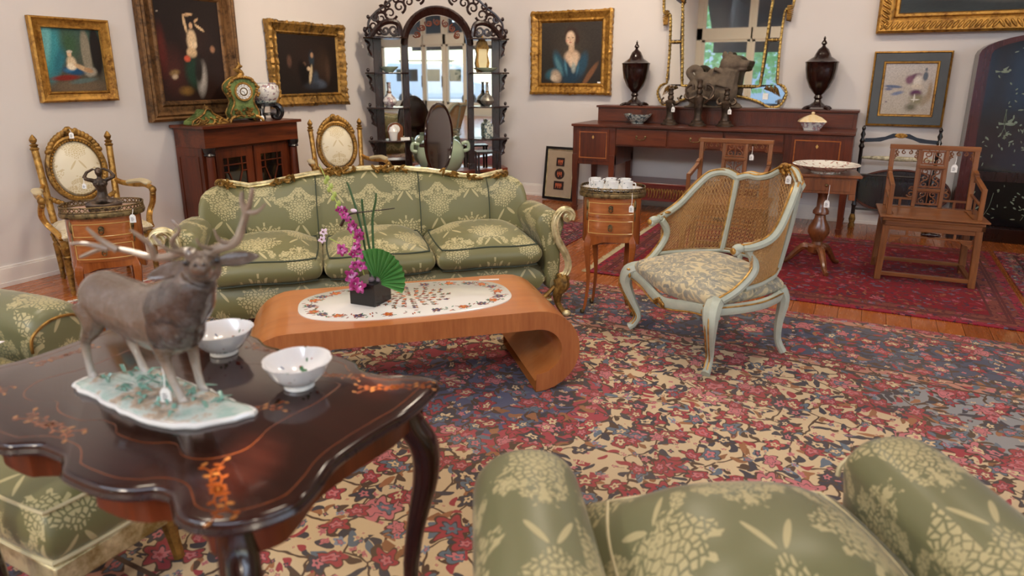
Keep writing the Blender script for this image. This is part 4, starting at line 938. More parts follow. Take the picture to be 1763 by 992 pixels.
# ================================================================ mahogany cabinet on the left wall
CWI = 1.03
t = thing('side_cabinet', 'dark mahogany cabinet with glazed doors and corner columns, by left wall', 'cabinet', (-4.73, 3.80, 0), 90)
obj('carcass', G().box(.0, CWI, .05, .36, .08, .82), mahogv, t, smooth=False, bevel=.003)
obj('frieze', G().box(-.0, CWI, 0, .36, .82, .975), mahog, t, smooth=False, bevel=.003)
obj('top', G().box(-.03, CWI + .03, -.03, .37, .975, 1.0), mahog, t, smooth=False, bevel=.004)
obj('plinth', G().box(-.02, CWI + .02, -.02, .36, 0, .09), mahog, t, smooth=False, bevel=.004)
obj('end_panel', frame_geo(.24, .60, [(0, 0), (0, .004), (.012, .004), (.012, 0)]), mahogv, t, smooth=False)
o = bpy.data.objects['end_panel']; o.rotation_euler = (0, 0, R(-90)); o.location = (-.001, .33, .15)
for x in (.05, CWI - .05):
    obj('column', G().lathe([(.035, .10), (.04, .12), (.036, .14), (.038, .45), (.033, .75)], 18, (x, .02, 0)), mahogv, t)
    obj('capital', G().lathe([(.034, .75), (.048, .76), (.04, .775), (.05, .80), (.05, .82)], 18, (x, .02, 0)), black, t)
for x0 in (.12, .525):
    x1 = x0 + .385
    g = G().box(x0, x0 + .07, .035, .05, .12, .80).box(x1 - .07, x1, .035, .05, .12, .80).box(x0 + .07, x1 - .07, .035, .05, .12, .19).box(x0 + .07, x1 - .07, .035, .05, .72, .80)
    d = obj('door', g, mahogv, t, smooth=False, bevel=.002)
    obj('pane', G().box(x0 + .065, x1 - .065, .046, .049, .18, .73), glassd, d, smooth=False)
    a, b = x0 + .07, x1 - .07; m = (a + b) / 2
    g = G()
    for p, q in (((a, .66), (b, .66)), ((a + .05, .72), (a + .05, .60)), ((b - .05, .72), (b - .05, .60)), ((a, .60), (a + .05, .60)), ((b, .60), (b - .05, .60)),
                 ((a + .05, .60), (m, .42)), ((b - .05, .60), (m, .42)), ((m, .42), (a + .02, .19)), ((m, .42), (b - .02, .19))): g.bar((p[0], .042, p[1]), (q[0], .042, q[1]), .009)
    obj('astragal', g, mahogv, d, smooth=False)
obj('key', G().tube([(.535, .03, .45), (.535, .012, .45)], .004, 6).ell((.535, .01, .45), (.008, .003, .010), 8, 5), brass, t)
# clock, its bracket and the bowl on stand
clk = gilt('green_horn', hx('7d8f52'), hx('3c5230'), .25, .1, 12, .1)
t = thing('bracket_clock', 'green and gilt waisted clock with round enamel dial on the cabinet', 'clock', (-4.86, 4.33, 1.001), 72)
side = [(.11, .03), (.125, .08), (.10, .13), (.085, .17), (.095, .21), (.125, .26), (.13, .30), (.11, .33), (.08, .355), (.04, .375), (0, .38)]
poly = side + [(-x, z) for x, z in side[::-1][1:]]
obj('case', G().prism(poly, (0, -.045, 0), h=.10), clk, t, smooth=False, bevel=.008, label='green case')
e = G()
for y in (-.05, .058):
    e.tube(spline([(x, y, z) for x, z in poly], 2), .008, 6)
for s in (-1, 1):
    e.tube(spline([(s * .09, -.05, .05), (s * .13, -.06, .03), (s * .15, -.07, .0)], 4), [.014] * 8 + [.01], 6); e.tube([(s * .10, .05, .04), (s * .14, .06, 0)], .012, 6)
    for i in range(6): e.ell((s * (.125 + .012 * math.sin(i * 2)), -.055, .22 + i * .018), (.014, .012, .014), 6, 5)
random.seed(7)
for i in range(26):
    x = random.uniform(-.09, .09); e.ell((x, -.055, .045 + random.random() * .07), (.018, .014, .010), 6, 5, 0, Matrix.Rotation(random.uniform(-1, 1), 3, 'Y'))
for i in range(12):
    a = PI * i / 11; e.ell((.09 * math.cos(a), -.05, .345 + .03 * math.sin(a)), (.018, .014, .014), 6, 5)
e.tube(spline([(-.01, 0, .37), (.02, 0, .41), (-.015, 0, .44), (.01, 0, .475), (.0, 0, .50)], 4), lerp([.03, .022, .02, .014, .004], 17), 7)
for i in range(6): e.ell((.03 * math.cos(i * 1.1), .0, .40 + i * .013), (.018, .012, .012), 6, 5)
obj('gilt_mounts', e, gold_d, t)
obj('bezel', G().tube([(.072 * math.cos(a), -.06, .255 + .072 * math.sin(a)) for a in [i * PI / 16 for i in range(32)]], .009, 6, closed=True), gold, t)
d = obj('dial', G().tube([(0, -.045, .255), (0, -.06, .255)], .066, 28), plain('brass_dial', hx('6f5a38'), .4, .5), t)
g = G()
for i in range(12):
    a = R(90 - i * 30); g.prism([(-.010, -.013), (.010, -.013), (.012, .012), (-.012, .012)], (.049 * math.cos(a), -.0625, .255 + .049 * math.sin(a)), (math.sin(a), 0, -math.cos(a)), (math.cos(a), 0, math.sin(a)), h=.003)
g.tube([(0, -.0605, .255), (0, -.063, .255)], .025, 20)
obj('enamel_numeral_plates', g, porc, d, smooth=False)
NUM = 'XII I II III IV V VI VII VIII IX X XI'.split()
def text(s, size, loc, rot, mat, parent, name='lettering', ext=.0006):
    c = bpy.data.curves.new(name, 'FONT'); c.body = s; c.size = size; c.align_x = 'CENTER'; c.align_y = 'CENTER'; c.extrude = ext; c.resolution_u = 2
    o = bpy.data.objects.new('tmp_text', c); col.objects.link(o); dg = bpy.context.evaluated_depsgraph_get()
    me = bpy.data.meshes.new_from_object(o.evaluated_get(dg)); bpy.data.objects.remove(o)
    me.materials.clear(); me.materials.append(mat); o = bpy.data.objects.new(name, me); col.objects.link(o); o.location = loc; o.rotation_euler = rot; o.parent = parent; return o
for i, s in enumerate(NUM):
    a = R(90 - i * 30); text(s, .015, (.049 * math.cos(a), -.0665, .255 + .049 * math.sin(a)), (R(90), a - PI / 2 if 0 else 0, 0), inkm, d, 'numeral')
obj('hands', G().bar((0, -.066, .255), (-.02, -.066, .262), .004).bar((0, -.066, .255), (.012, -.066, .222), .003), black, d)
t = thing('clock_bracket', 'low green and gilt scrolled bracket lying beside the clock, leftmost on cabinet', 'bracket', (-4.92, 3.98, 1.001), 88)
pr = [(-.16, 0), (.16, 0), (.15, .03), (.09, .06), (.04, .09), (.02, .12), (-.02, .12), (-.04, .09), (-.09, .06), (-.15, .03)]
obj('body', G().prism(pr, (0, -.05, 0), h=.12), clk, t, smooth=False, bevel=.008, label='green scrolled body')
e = G()
e.tube(spline([(x, -.055, z) for x, z in pr + pr[:1]], 2), .009, 6)
for i in range(22): e.ell((random.uniform(-.12, .14), -.06, random.uniform(.01, .05)), (.022, .012, .010), 6, 5, 0, Matrix.Rotation(random.uniform(-1, 1), 3, 'Y'))
e.ell((0, -.03, .13), (.025, .025, .02)); e.tube([(0, -.03, .13), (-.01, -.03, .165)], [.014, .003], 6); e.tube([(.13, -.05, .03), (.19, -.06, .0)], [.016, .012], 6)
obj('gilt_mounts', e, gold_d, t)
t = thing('porcelain_fishbowl', 'white porcelain bowl with purple flowers on a black stand on cabinet', 'bowl', (-4.90, 4.62, 1.152), 0)
obj('body', G().lathe([(.085, 0), (.10, .01), (.128, .05), (.14, .10), (.132, .145), (.112, .165), (.115, .175), (.105, .175), (.10, .16), (.125, .12), (.12, .05), (.08, .02)], 32), imari, t)
obj('foot_band', G().lathe([(.088, -.006), (.105, .006), (.11, .02), (.104, .022)], 28), chin, t)
t = thing('carved_stand', 'black carved stand with curling legs beneath the porcelain bowl', 'stand', (-4.90, 4.62, 1.001), 0)
obj('ring', G().lathe([(.095, .12), (.12, .125), (.12, .145), (.09, .148)], 28), black, t)
for i in range(5):
    a = R(72 * i + 20); c, s = math.cos(a), math.sin(a)
    obj('leg', G().tube(spline([(c * .09, s * .09, .13), (c * .14, s * .14, .12), (c * .165, s * .165, .07), (c * .14, s * .14, .018), (c * .10, s * .10, .014), (c * .085, s * .085, .035), (c * .10, s * .10, .05)], 4), lerp([.026, .024, .018, .015, .017, .014, .010], 25), 8), black, t)
obj('lower_ring', G().tube([(.085 * math.cos(a), .085 * math.sin(a), .05) for a in [i * PI / 12 for i in range(24)]], .009, 6, closed=True), black, t)
# ================================================================ gilt armchairs with oval backs
def gilt_armchair(label, loc, rz, fab):
    t = thing('oval_back_armchair', label, 'armchair', loc, rz, 'gilt oval backed armchairs')
    by, lean = .25, .16
    def bk(x, z): return (x, by + (z - .42) * lean, z)       # back plane
    cz, rx, rz_ = .755, .150, .190
    ov = [bk(rx * math.cos(a), cz + rz_ * math.sin(a)) for a in [i * PI / 20 for i in range(40)]]
    V = [Vector(p) + Vector((0, -.022, 0)) for p in ov]; cc = bk(0, cz)
    P = [[tuple(Vector(cc) + (Vector(p) - Vector(cc)) * k + Vector((0, -d, 0))) for p in ov] for k, d in ((1, .0), (.92, .022), (.6, .04), (.02, .045))]
    obj('back_pad', G().rings(P), fab, t, uv=True, label='cream damask oval back')
    P = [[tuple(Vector(cc) + (Vector(p) - Vector(cc)) * k + Vector((0, d, 0))) for p in ov] for k, d in ((1, .01), (.6, .03), (.02, .03))]
    obj('outside_back', G().rings(P), fab, t)
    o2 = [bk(.172 * math.cos(a), cz + .212 * math.sin(a)) for a in [i * PI / 20 for i in range(40)]]
    obj('oval_frame', G().tube(o2, (.022, .026), 8, closed=True, up=(0, 1, 0)), gold_d, t)
    g = G()
    for i in range(54):
        a = i * 2 * PI / 54; p = bk(.160 * math.cos(a), cz + .199 * math.sin(a)); g.ell((p[0], p[1] - .028, p[2]), .0075, 6, 4)
    obj('frame_beading', g, gold_b, t)
    g = G(); random.seed(1)
    for i in range(17):
        a = R(35 + i * 110 / 16); k = 1 + .12 * math.sin(i * PI / 16) ; p = bk(.188 * math.cos(a) * k, cz + .228 * math.sin(a) * k); g.ell((p[0], p[1] - .015, p[2]), (.026, .022, .020), 7, 5, 0, Matrix.Rotation(a, 3, 'Y'))
    for i in range(7): p = bk(-.03 + .01 * i, cz + .262 + .012 * math.sin(i * .52 * 2)); g.ell((p[0], p[1] - .02, p[2]), (.02, .02, .022), 7, 5)
    for s in (-1, 1):
        for i in range(5): p = bk(s * (.12 + .02 * i), .52 - .0 * i + .012 * i); g.ell((p[0], p[1] - .01, p[2]), (.022, .016, .018), 6, 5)
    obj('crest_carving', g, gold_d, t, stuff=True)
    for s in (-1, 1):
        a, b = bk(s * .205, .40), bk(s * .228, .90)
        pts = [Vector(a).lerp(Vector(b), k / 6) for k in range(7)]
        g = G().tube(pts, .022, 10, up=(0, 1, 0))
        for q in range(5): g.tube([p + Vector((.016 * math.cos(q * 1.26), .016 * math.sin(q * 1.26), 0)) for p in pts], .007, 5)
        obj('back_post', g, gold, t)
        c = Vector(b); obj('finial', G().lathe([(.024, 0), (.03, .01), (.018, .022), (.028, .035), (.012, .045), (.02, .055), (.024, .07), (.014, .09), (.003, .105)], 12, tuple(c)), gold_d, t)
        e = spline([bk(s * .222, .66), (s * .25, .22, .64), (s * .30, .10, .635), (s * .325, -.02, .645), (s * .33, -.15, .635)], 5)
        obj('arm', G().tube(e, (.017, .020), 8), gold, t)
        obj('arm_pad', G().tube(spline([(s * .272, .17, .645), (s * .302, .09, .66), (s * .322, -.01, .67), (s * .328, -.11, .66)], 4), [(.012, .010)] + [(.028, .018)] * 11 + [(.012, .010)], 10), fab, t)
        obj('arm_scroll', G().ell((s * .33, -.17, .625), (.024, .028, .026)).ell((s * .33, -.165, .595), (.018, .022, .02)), gold_d, t)
        f = spline([(s * .33, -.16, .61), (s * .335, -.11, .53), (s * .31, -.10, .46), (s * .28, -.17, .41), (s * .27, -.23, .38)], 5)
        g = G().tube(f, (.018, .022), 8)
        for dx in (-.012, 0, .012): g.tube([p + Vector((dx, -.014, 0)) for p in f], .006, 5)
        obj('arm_support', g, gold, t)
        for y, x in ((-.25, .26), (.24, .21)):
            obj('leg', G().lathe([(.010, 0), (.018, .02), (.014, .035), (.024, .24), (.028, .26), (.02, .27), (.028, .29), (.028, .36)], 12, (s * x, y, 0), fn=lambda a, z: 1 + (.06 * math.cos(8 * a) if .03 < z < .25 else 0)), gold_d, t)
    g = G().soft(-.285, .285, -.28, .25, .29, .36, 8, 0, .0, .35, fn=lambda p: (p[0] * (1 - .18 * (p[1] + .28) / .53), p[1], p[2]))
    g2 = G()
    for a, b in (((-.29, -.285, .325), (.29, -.285, .325)), ((.29, -.285, .325), (.235, .25, .325)), ((-.29, -.285, .325), (-.235, .25, .325))):
        for i in range(26): g2.ell(tuple(Vector(a).lerp(Vector(b), (i + .5) / 26)), (.008, .008, .009), 6, 4)
    obj('seat_rail', g, gold, t); obj('rail_beading', g2, gold_d, t)
    obj('seat', G().soft(-.28, .28, -.275, .22, .345, .43, 12, .04, .03, .22, fn=lambda p: (p[0] * (1 - .18 * (p[1] + .28) / .53), p[1], p[2])), fab, t, uv=True, label='cream damask seat')
    return t
cream2 = damask('cream_damask_round', hx('cfc4a4'), hx('bda679'), .42, .34, .5, 1.0, 'Object')
gilt_armchair('gilt oval backed armchair behind the bronze figure, near left edge', (-4.66, 2.80, 0), 72, G_CREAM)
gilt_armchair('gilt oval backed armchair behind the sofa, right of the mahogany cabinet', (-4.12, 4.78, 0), 56, G_CREAM)
# ================================================================ carved hardwood armchairs
def carved_chair(label, loc, rz):
    t = thing('carved_armchair', label, 'armchair', loc, rz, 'carved openwork armchairs')
    W, D, SH = .60, .46, .46
    for x in (.03, W - .03):
        for y in (.03, D - .03):
            dx = .012 if x < .3 else -.012
            obj('leg', G().bar((x - dx, y, 0), (x, y, SH - .03), .042), elmv, t, smooth=False, bevel=.004)
    s = obj('seat', G().box(.0, W, .0, D, SH - .035, SH - .012), elm, t, smooth=False, bevel=.005)
    obj('seat_panel', G().box(.07, W - .07, .07, D - .05, SH - .014, SH - .006), elm, s, smooth=False, bevel=.002)
    obj('seat_rim', G().box(-.02, W + .02, -.02, .06, SH - .012, SH).box(-.02, W + .02, D - .05, D + .02, SH - .012, SH).box(-.02, .06, .06, D - .05, SH - .012, SH).box(W - .06, W + .02, .06, D - .05, SH - .012, SH), elm, s, smooth=False, bevel=.003)
    obj('waist', G().box(.0, W, .0, .02, SH - .065, SH - .035).box(0, .02, .0, D, SH - .065, SH - .035).box(W - .02, W, .0, D, SH - .065, SH - .035), elm, t, smooth=False)
    g = G().box(.04, W - .04, .015, .035, SH - .10, SH - .065).box(.06, W - .06, .018, .032, SH - .145, SH - .135)
    for x in (.16, .44): g.box(x - .008, x + .008, .018, .032, SH - .14, SH - .10)
    obj('apron', g, elm, t, smooth=False, bevel=.002)
    obj('carved_boss', G().ell((.30, .02, SH - .118), (.045, .014, .016), 12, 6).ell((.26, .02, SH - .118), (.02, .012, .012), 8, 5).ell((.34, .02, SH - .118), (.02, .012, .012), 8, 5), darkwood, t)
    for x, sx in ((.06, 1), (W - .06, -1)): obj('spandrel', G().prism([(0, 0), (.07, 0), (.05, -.02), (.02, -.03), (0, -.06)][::1 if sx > 0 else -1] if sx > 0 else [(0, 0), (0, -.06), (-.02, -.03), (-.05, -.02), (-.07, 0)], (x, .02, SH - .145), h=.012), elm, t, smooth=False)
    for p, q in (((.03, .03, .045), (W - .03, .03, .045)), ((.03, D - .03, .06), (W - .03, D - .03, .06)), ((.03, .03, .05), (.03, D - .03, .05)), ((W - .03, .03, .05), (W - .03, D - .03, .05))): obj('stretcher', G().bar(p, q, .03, .025), elm, t, smooth=False, bevel=.002)
    by = D - .02; BT = .885; bl = .03
    for x in (.04, W - .04): obj('back_post', G().bar((x, by, SH), (x, by + bl, BT), .032), elmv, t, smooth=False, bevel=.003)
    obj('top_rail', G().bar((.02, by + bl, BT), (W - .02, by + bl, BT), .034), elm, t, smooth=False, bevel=.004)
    for x in (.215, W - .215): obj('splat_post', G().bar((x, by, SH), (x, by + bl, BT), .024), elmv, t, smooth=False, bevel=.002)
    for z in (.585, .75): obj('splat_rail', G().bar((.215, by + .01, z), (W - .215, by + .01, z), .02), elm, t, smooth=False, bevel=.002)
    fy = by + .02
    g = G()
    for (z0, z1, kk) in ((.60, .74, 3), (.765, .865, 2), (.475, .575, 2)):
        g2 = frame_geo(.148, z1 - z0, [(0, -.004), (0, .006), (.012, .006), (.012, -.004)], x0=.226, z0=z0)
        g.add([(a, b + fy, c) for a, b, c in g2.v], g2.f)
        for s in (-1, 1):
            for j in range(kk):
                zc = z0 + (z1 - z0) * (j + .5) / kk; scroll(g, .30 + s * .034, zc, .024, R(90 if s > 0 else 90), 1.2, s * (1 if j % 2 else -1), .006, fy)
        g.bar((.30, fy, z0), (.30, fy, z1), .007)
    obj('pierced_splat', g, walnut, t, smooth=False, label='darker pierced scroll panels')
    for x0, x1 in ((.055, .205), (W - .205, W - .055)):
        g = G(); m = (x0 + x1) / 2
        P = [(x0, .50 + .0), (x0, BT - .02), (x1, BT - .02), (x1, .50)]
        for i in range(4):
            xx = x0 + .015 + i * .04; scroll(g, xx + .004, BT - .038, .015, R(90), 1.1, 1 if i < 2 else -1, .0055, by + bl - .002)
        for s_, xx in ((1, x0), (-1, x1)):
            scroll(g, xx + s_ * .012, BT - .065, .012, R(0), 1.1, s_, .005, by + bl - .002); g.bar((xx + s_ * .004, by + .02, BT - .09), (xx + s_ * .012, by + .02, BT - .02), .006)
        obj('carved_fringe', g, elm, t)
        obj('lower_rail', G().bar((x0 - .01, by + .003, SH + .055), (x1 + .01, by + .003, SH + .055), .014).bar((m, by, SH), (m, by, SH + .055), .016), elm, t, smooth=False)
    for s_, xx in ((1, W - .215), (-1, .215)):
        g = G(); scroll(g, xx + s_ * .025, SH + .09, .026, R(200), 1.2, -s_, .007, by + .005); scroll(g, xx + s_ * .02, SH + .13, .016, R(200), 1.1, s_, .006, by + .005); obj('side_scroll', g, elm, t)
    for x in (.035, W - .035):
        g = G().bar((x, by, .73), (x, D - .10, .715), .028).bar((x, D - .10, .715), (x, D - .115, .67), .028).bar((x, D - .10, .70), (x, .05, .655), .028).bar((x, .05, .67), (x, .05, SH), .028)
        g.bar((x, .06, .55), (x, by, .57), .016).bar((x, D - .18, SH), (x, D - .18, .56), .014)
        obj('arm', g, elmv, t, smooth=False, bevel=.003)
    return t
c1 = carved_chair('carved openwork wooden armchair standing on the crimson rug, at right', (.163, 5.255, 0.009), 3)
c2 = copy_thing(c1, (-1.20, 5.14, .009), 1, 'carved openwork wooden armchair mostly hidden behind the cane-backed chair')
# ================================================================ pedestal table with big dish
t = thing('pedestal_table', 'walnut pedestal table on three splayed feet carrying a large dish', 'table', (-.235, 5.40, .009), 8)
obj('top', G().box(-.22, .22, -.18, .18, .695, .715), walnut, t, smooth=False, bevel=.005)
obj('case', G().box(-.19, .19, -.155, .155, .58, .695), walnut, t, smooth=False, bevel=.003)
d = obj('drawer', G().box(-.15, .15, -.162, -.155, .60, .68), walnut, t, smooth=False, bevel=.002)
obj('knob', G().ell((0, -.172, .64), .011, 8, 6), brass, d)
for x in (-.17, .17):
    for y in (-.14, .14): obj('drop', G().box(x - .02, x + .02, y - .02, y + .02, .54, .58), walnut, t, smooth=False, bevel=.003)
obj('pillar', G().lathe([(.045, .58), (.032, .54), (.034, .46), (.055, .43), (.055, .41), (.035, .40), (.04, .37), (.072, .31), (.075, .27), (.05, .22), (.035, .20), (.04, .18), (.065, .165), (.06, .12), (.03, .10)], 20), walnut, t)
for a in (-75, 45, 165):
    c, s = math.cos(R(a)), math.sin(R(a)); obj('leg', G().tube(spline([(c * .03, s * .03, .14), (c * .09, s * .09, .15), (c * .15, s * .15, .09), (c * .20, s * .20, .03), (c * .245, s * .245, .014)], 5), lerp([.03, .028, .022, .018, .016], 21), 8), walnut, t)
t = thing('large_dish', 'large shallow flowered porcelain dish on the pedestal table', 'dish', (-.235, 5.36, .725), 0)
obj('dish', G().lathe([(.10, 0), (.10, .012), (.14, .02), (.215, .052), (.225, .058), (.218, .062), (.14, .032), (.03, .022), (0.001, .022)], 36, caps=False), famille, t)
# ================================================================ oval two-drawer tables
def oval_table(label, loc, rz, W=.36, D=.27, marble='cfa893'):
    t = thing('oval_commode_table', label, 'side table', loc, rz, 'small oval two drawer tables')
    TZ = .735; cx, cy = .15, .10; rx, ry = W / 2, D / 2
    sup = lambda a, k=1: (cx + k * rx * math.copysign(abs(math.cos(a)) ** .8, math.cos(a)), cy + k * ry * math.copysign(abs(math.sin(a)) ** .8, math.sin(a)))
    A = [2 * PI * i / 48 for i in range(48)]
    g = G().rings([[(*sup(a, k), z) for a in A] for k, z in ((.94, .475), (.94, .715))]); obj('carcass', g, king, t)
    g = G().rings([[(*sup(a, .95), z - .025 * max(0, math.cos(3 * a + .5)) * (z < .46)) for a in A] for z in (.45, .48)]); obj('shaped_apron', g, king, t)
    n = NT('marble_top'); v = n.noise(n.co(), 8, 5, .6, 1.5)
    obj('marble_top', G().rings([[(*sup(a, k), z) for a in A] for k, z in ((1.0, .715), (1.02, .722), (1.0, TZ))]), n.end(n.ramp(v, [(.3, hx('8f6a58')), (.5, hx(marble)), (.7, hx('d9c4b2'))]), .2), t)
    obj('top_rim', G().tube([(*sup(a, 1.04), .722) for a in A], (.007, .014), 6, closed=True), brass, t)
    g = G(); N = 44
    for lv in (TZ + .004, TZ + .028): g.tube([(*sup(a, 1.04), lv) for a in A], .0035, 5, closed=True)
    for i in range(N):
        a, b = 2 * PI * i / N, 2 * PI * (i + 1) / N
        g.bar((*sup(a, 1.04), TZ + .004), (*sup(b, 1.04), TZ + .028), .004); g.bar((*sup(b, 1.04), TZ + .004), (*sup(a, 1.04), TZ + .028), .004)
    obj('pierced_gallery', g, brass, t)
    for z0, z1 in ((.60, .695), (.485, .59)):
        AA = [-PI / 2 + R(-48 + 96 * i / 14) for i in range(15)]
        g = G().grid([[(*sup(a, .965), z) for z in (z0, z1)] for a in AA]); gg = G().grid([[(*sup(a, .93), z) for z in (z0, z1)] for a in AA]); g.add(gg.v, gg.f)
        n_ = 15; g.add([], [])
        for j in (0, 1):
            for i in range(n_ - 1): g.f.append((2 * i + j, 2 * i + 2 + j, 30 + 2 * i + 2 + j, 30 + 2 * i + j)); g.m.append(0)
        for i in (0, n_ - 1): g.f.append((2 * i, 2 * i + 1, 31 + 2 * i, 30 + 2 * i)); g.m.append(0)
        d = obj('drawer', g, kingx, t)
        lg_ = G()
        A2 = [-PI / 2 + R(-42 + 84 * i / 14) for i in range(15)]
        for z in (z0 + .016, z1 - .016): lg_.tube([(*sup(a, .972), z) for a in A2], .0022, 4)
        for a in (A2[0], A2[-1]): lg_.bar((*sup(a, .972), z0 + .016), (*sup(a, .972), z1 - .016), .004)
        obj('inlaid_line', lg_, satin, d)
        zc = (z0 + z1) / 2; y_ = sup(-PI / 2, .97)[1]
        obj('ring_pull', G().tube([(cx, y_ - .0, zc + .008), (cx, y_ - .007, zc + .008)], .013, 12).tube([(cx + .011 * math.cos(q), y_ - .010, zc - .004 + .015 * math.sin(q)) for q in [i * PI / 7 for i in range(14)]], .0028, 5, closed=True), brass, d)
    for fx, fy in ((0, 0), (.30, 0), (.04, .20), (.26, .20)):
        ux = fx - cx; uy = fy - cy; L = math.hypot(ux, uy); ux /= L; uy /= L; bx, by_ = fx, fy
        ax_, ay_ = cx + (fx - cx) * .78, cy + (fy - cy) * .85
        P = spline([(ax_, ay_, .71), (ax_, ay_, .50), (ax_ + ux * .018, ay_ + uy * .018, .42), (ax_ + ux * .004, ay_ + uy * .004, .22), (ax_ + (fx - ax_) * .5, ay_ + (fy - ay_) * .5, .06), (fx, fy, 0)], 5)
        l = obj('leg', G().tube(P, lerp([.021, .022, .024, .013, .011, .009], 26), 8, prof=[(-.8, -.8), (.8, -.8), (.8, .8), (-.8, .8)]), king, t, smooth=False, bevel=.004)
        obj('mount', G().ell((ax_ + ux * .02, ay_ + uy * .02, .665), (.010, .010, .035), 8, 6).ell((ax_ + ux * .022, ay_ + uy * .022, .60), (.006, .006, .03), 6, 5), brass, l)
        obj('sabot', G().ell((fx, fy, .014), (.015, .015, .016), 8, 5), brass, l)
    return t
ot = oval_table('small oval two-drawer table carrying a tray of white cups', (-1.405, 3.66, .009), 16)
_q = copy_thing(ot, (-3.47, 1.93, 0), 50, 'small oval two-drawer table carrying the bronze figure, beside the sofa')
CT = Matrix.Rotation(R(16), 4, 'Z'); CT.translation = Vector((-1.405, 3.66, .009))
t = thing('cup_tray', 'white oval porcelain tray on the small oval table', 'tray', tuple(CT @ Vector((.145, .09, .738))), 16)
obj('tray', G().lathe([(.10, 0), (.12, .004), (.175, .012), (.178, .016), (.17, .016), (.12, .008), (.001, .006)], 40, sy=.72, caps=False), porc, t)
cupm = (lambda n: n.end(n.mix(n.math('GREATER_THAN', n.noise(n.co(), 45, 3), .66), hx('ececea'), hx('8b98a0')), .12, coat=.5))(NT('printed_cup_china'))
def cup(label, x, y, hd, first=None):
    p = tuple(CT @ Vector((x, y, .7475)))
    if first: return copy_thing(first, p, hd, label)
    t = thing('teacup', label, 'cup', p, hd, 'white cups on the oval table')
    obj('bowl', G().lathe([(.018, 0), (.024, .003), (.030, .012), (.032, .045), (.034, .052), (.031, .052), (.029, .014), (.001, .010)], 20, caps=False), cupm, t)
    obj('handle', G().tube(spline([(.031, 0, .044), (.046, 0, .044), (.050, 0, .028), (.044, 0, .014), (.030, 0, .016)], 4), .0035, 6), porc, t); return t
cp = cup('front left white teacup on the oval table', .07, .035, 200)
for lb, x, y, a in (('back left white teacup on the oval table', .045, .15, 160), ('front middle white teacup on the oval table', .155, .02, 170), ('back middle white teacup on the oval table', .135, .155, 200),
                    ('front right white teacup on the oval table', .235, .04, 0), ('back right white teacup on the oval table', .22, .15, 170)): cup(lb, x, y, a, cp)
# bronze seated figure on the left table
t = thing('bronze_figure', 'small dark bronze seated woman with raised arms on the left side table', 'statuette', (-3.42, 2.10, .737), 62)
obj('plinth', G().box(-.07, .07, -.05, .05, 0, .018), bronze, t, bevel=.003)
g = G()
g.ell((0, 0, .045), (.042, .035, .028)); g.tube([(0, 0, .05), (.004, 0, .09), (-.002, 0, .125), (0, 0, .155)], [.030, .021, .028, .022], 10); g.ell((0, -.004, .130), (.034, .02, .022))
g.ell((-.013, -.02, .128), .011); g.ell((.013, -.02, .128), .011); g.tube([(0, 0, .15), (0, 0, .172)], [.011, .010], 8); g.ell((0, 0, .190), (.017, .020, .023)); g.ell((0, .014, .195), (.015, .014, .016)); g.ell((0, -.020, .187), (.004, .004, .005))
for s in (-1, 1):
    g.tube([(s * .030, 0, .148), (s * .050, -.006, .155), (s * .068, -.004, .163)], [.012, .010, .009], 8); g.tube([(s * .068, -.004, .163), (s * .05, .006, .19), (s * .018, .014, .205)], [.009, .008, .006], 8)
    g.tube([(s * .02, -.008, .04), (s * .06, -.038, .035), (s * .078, -.035, .03)], [.022, .018, .014], 8); g.tube([(s * .078, -.035, .03), (s * .03, -.052, .026), (-s * .02, -.058, .024)], [.014, .011, .008], 8)
obj('body', g, bronze, t, remesh=.0035, sm=3)
# ================================================================ green damask sofa
SO = thing('sofa', 'green damask three-seat sofa with gilt carved frame, facing the coffee table', 'sofa', (-2.31, 2.90, .010), 42.5)
t = SO
XS = [-.97, -.93, -.86, -.78, -.70, -.60, -.48, -.36, -.24, -.12, 0, .12, .24, .36, .48, .60, .70, .78, .86, .93, .97]
def ztop(x):
    return float(np.interp(abs(x), [0, .10, .22, .36, .50, .60, .70, .78, .85, .92, .97], [.825, .822, .815, .800, .775, .755, .745, .765, .785, .765, .70]))
P = []
for x in XS:
    zt = ztop(x); w_ = max(0, abs(x) - .70) / .27; yo = -.16 * w_ ** 1.6; th = .12 if abs(x) < .95 else .07
    P.append([(x, .50 + yo, .30), (x, .50 + yo + .01, .42), (x, .495 + yo + .02, .55), (x, .52 + yo + .02, .66), (x, .56 + yo, zt - .035), (x, .59 + yo, zt - .004), (x, .62 + yo, zt), (x, .62 + th * .4 + yo, zt - .02), (x, .64 + th * .4 + yo, .60), (x, .64 + th * .4 + yo, .28)])
obj('back', G().rings(P), G_GREEN, t, sub=1, uv=True)
for x in (-.73, -.32, .30, .74):
    w_ = max(0, abs(x) - .70) / .27; yo = -.16 * w_ ** 1.6
    obj('back_seam', G().tube(spline([(x, .487 + yo, .43), (x, .492 + yo, .56), (x, .517 + yo, .66), (x, .555 + yo, ztop(x) - .04), (x, .585 + yo, ztop(x) - .008)], 4), .0035, 6), seamm, t)
obj('base', G().soft(-.99, .99, -.055, .62, .115, .335, 12, .0, .012, .22), G_GREEN, t, uv=True)
for i, (x0, x1) in enumerate(((-.875, -.305), (-.30, .30), (.305, .92))):
    random.seed(i)
    def wob(p, i=i): return (p[0], p[1], p[2] + .006 * math.sin(p[0] * 17 + i * 2) * math.cos(p[1] * 13))
    g = G().soft(x0, x1, -.095, .50, .325, .455, 14, .085, .035, .14, fn=wob)
    c = obj('seat_cushion', g, G_GREEN, t, sub=1, uv=True)
    obj('piping', G().tube(g.last_edge, .0045, 6, closed=True).tube(g.last_low, .0045, 6, closed=True), seamm, c)
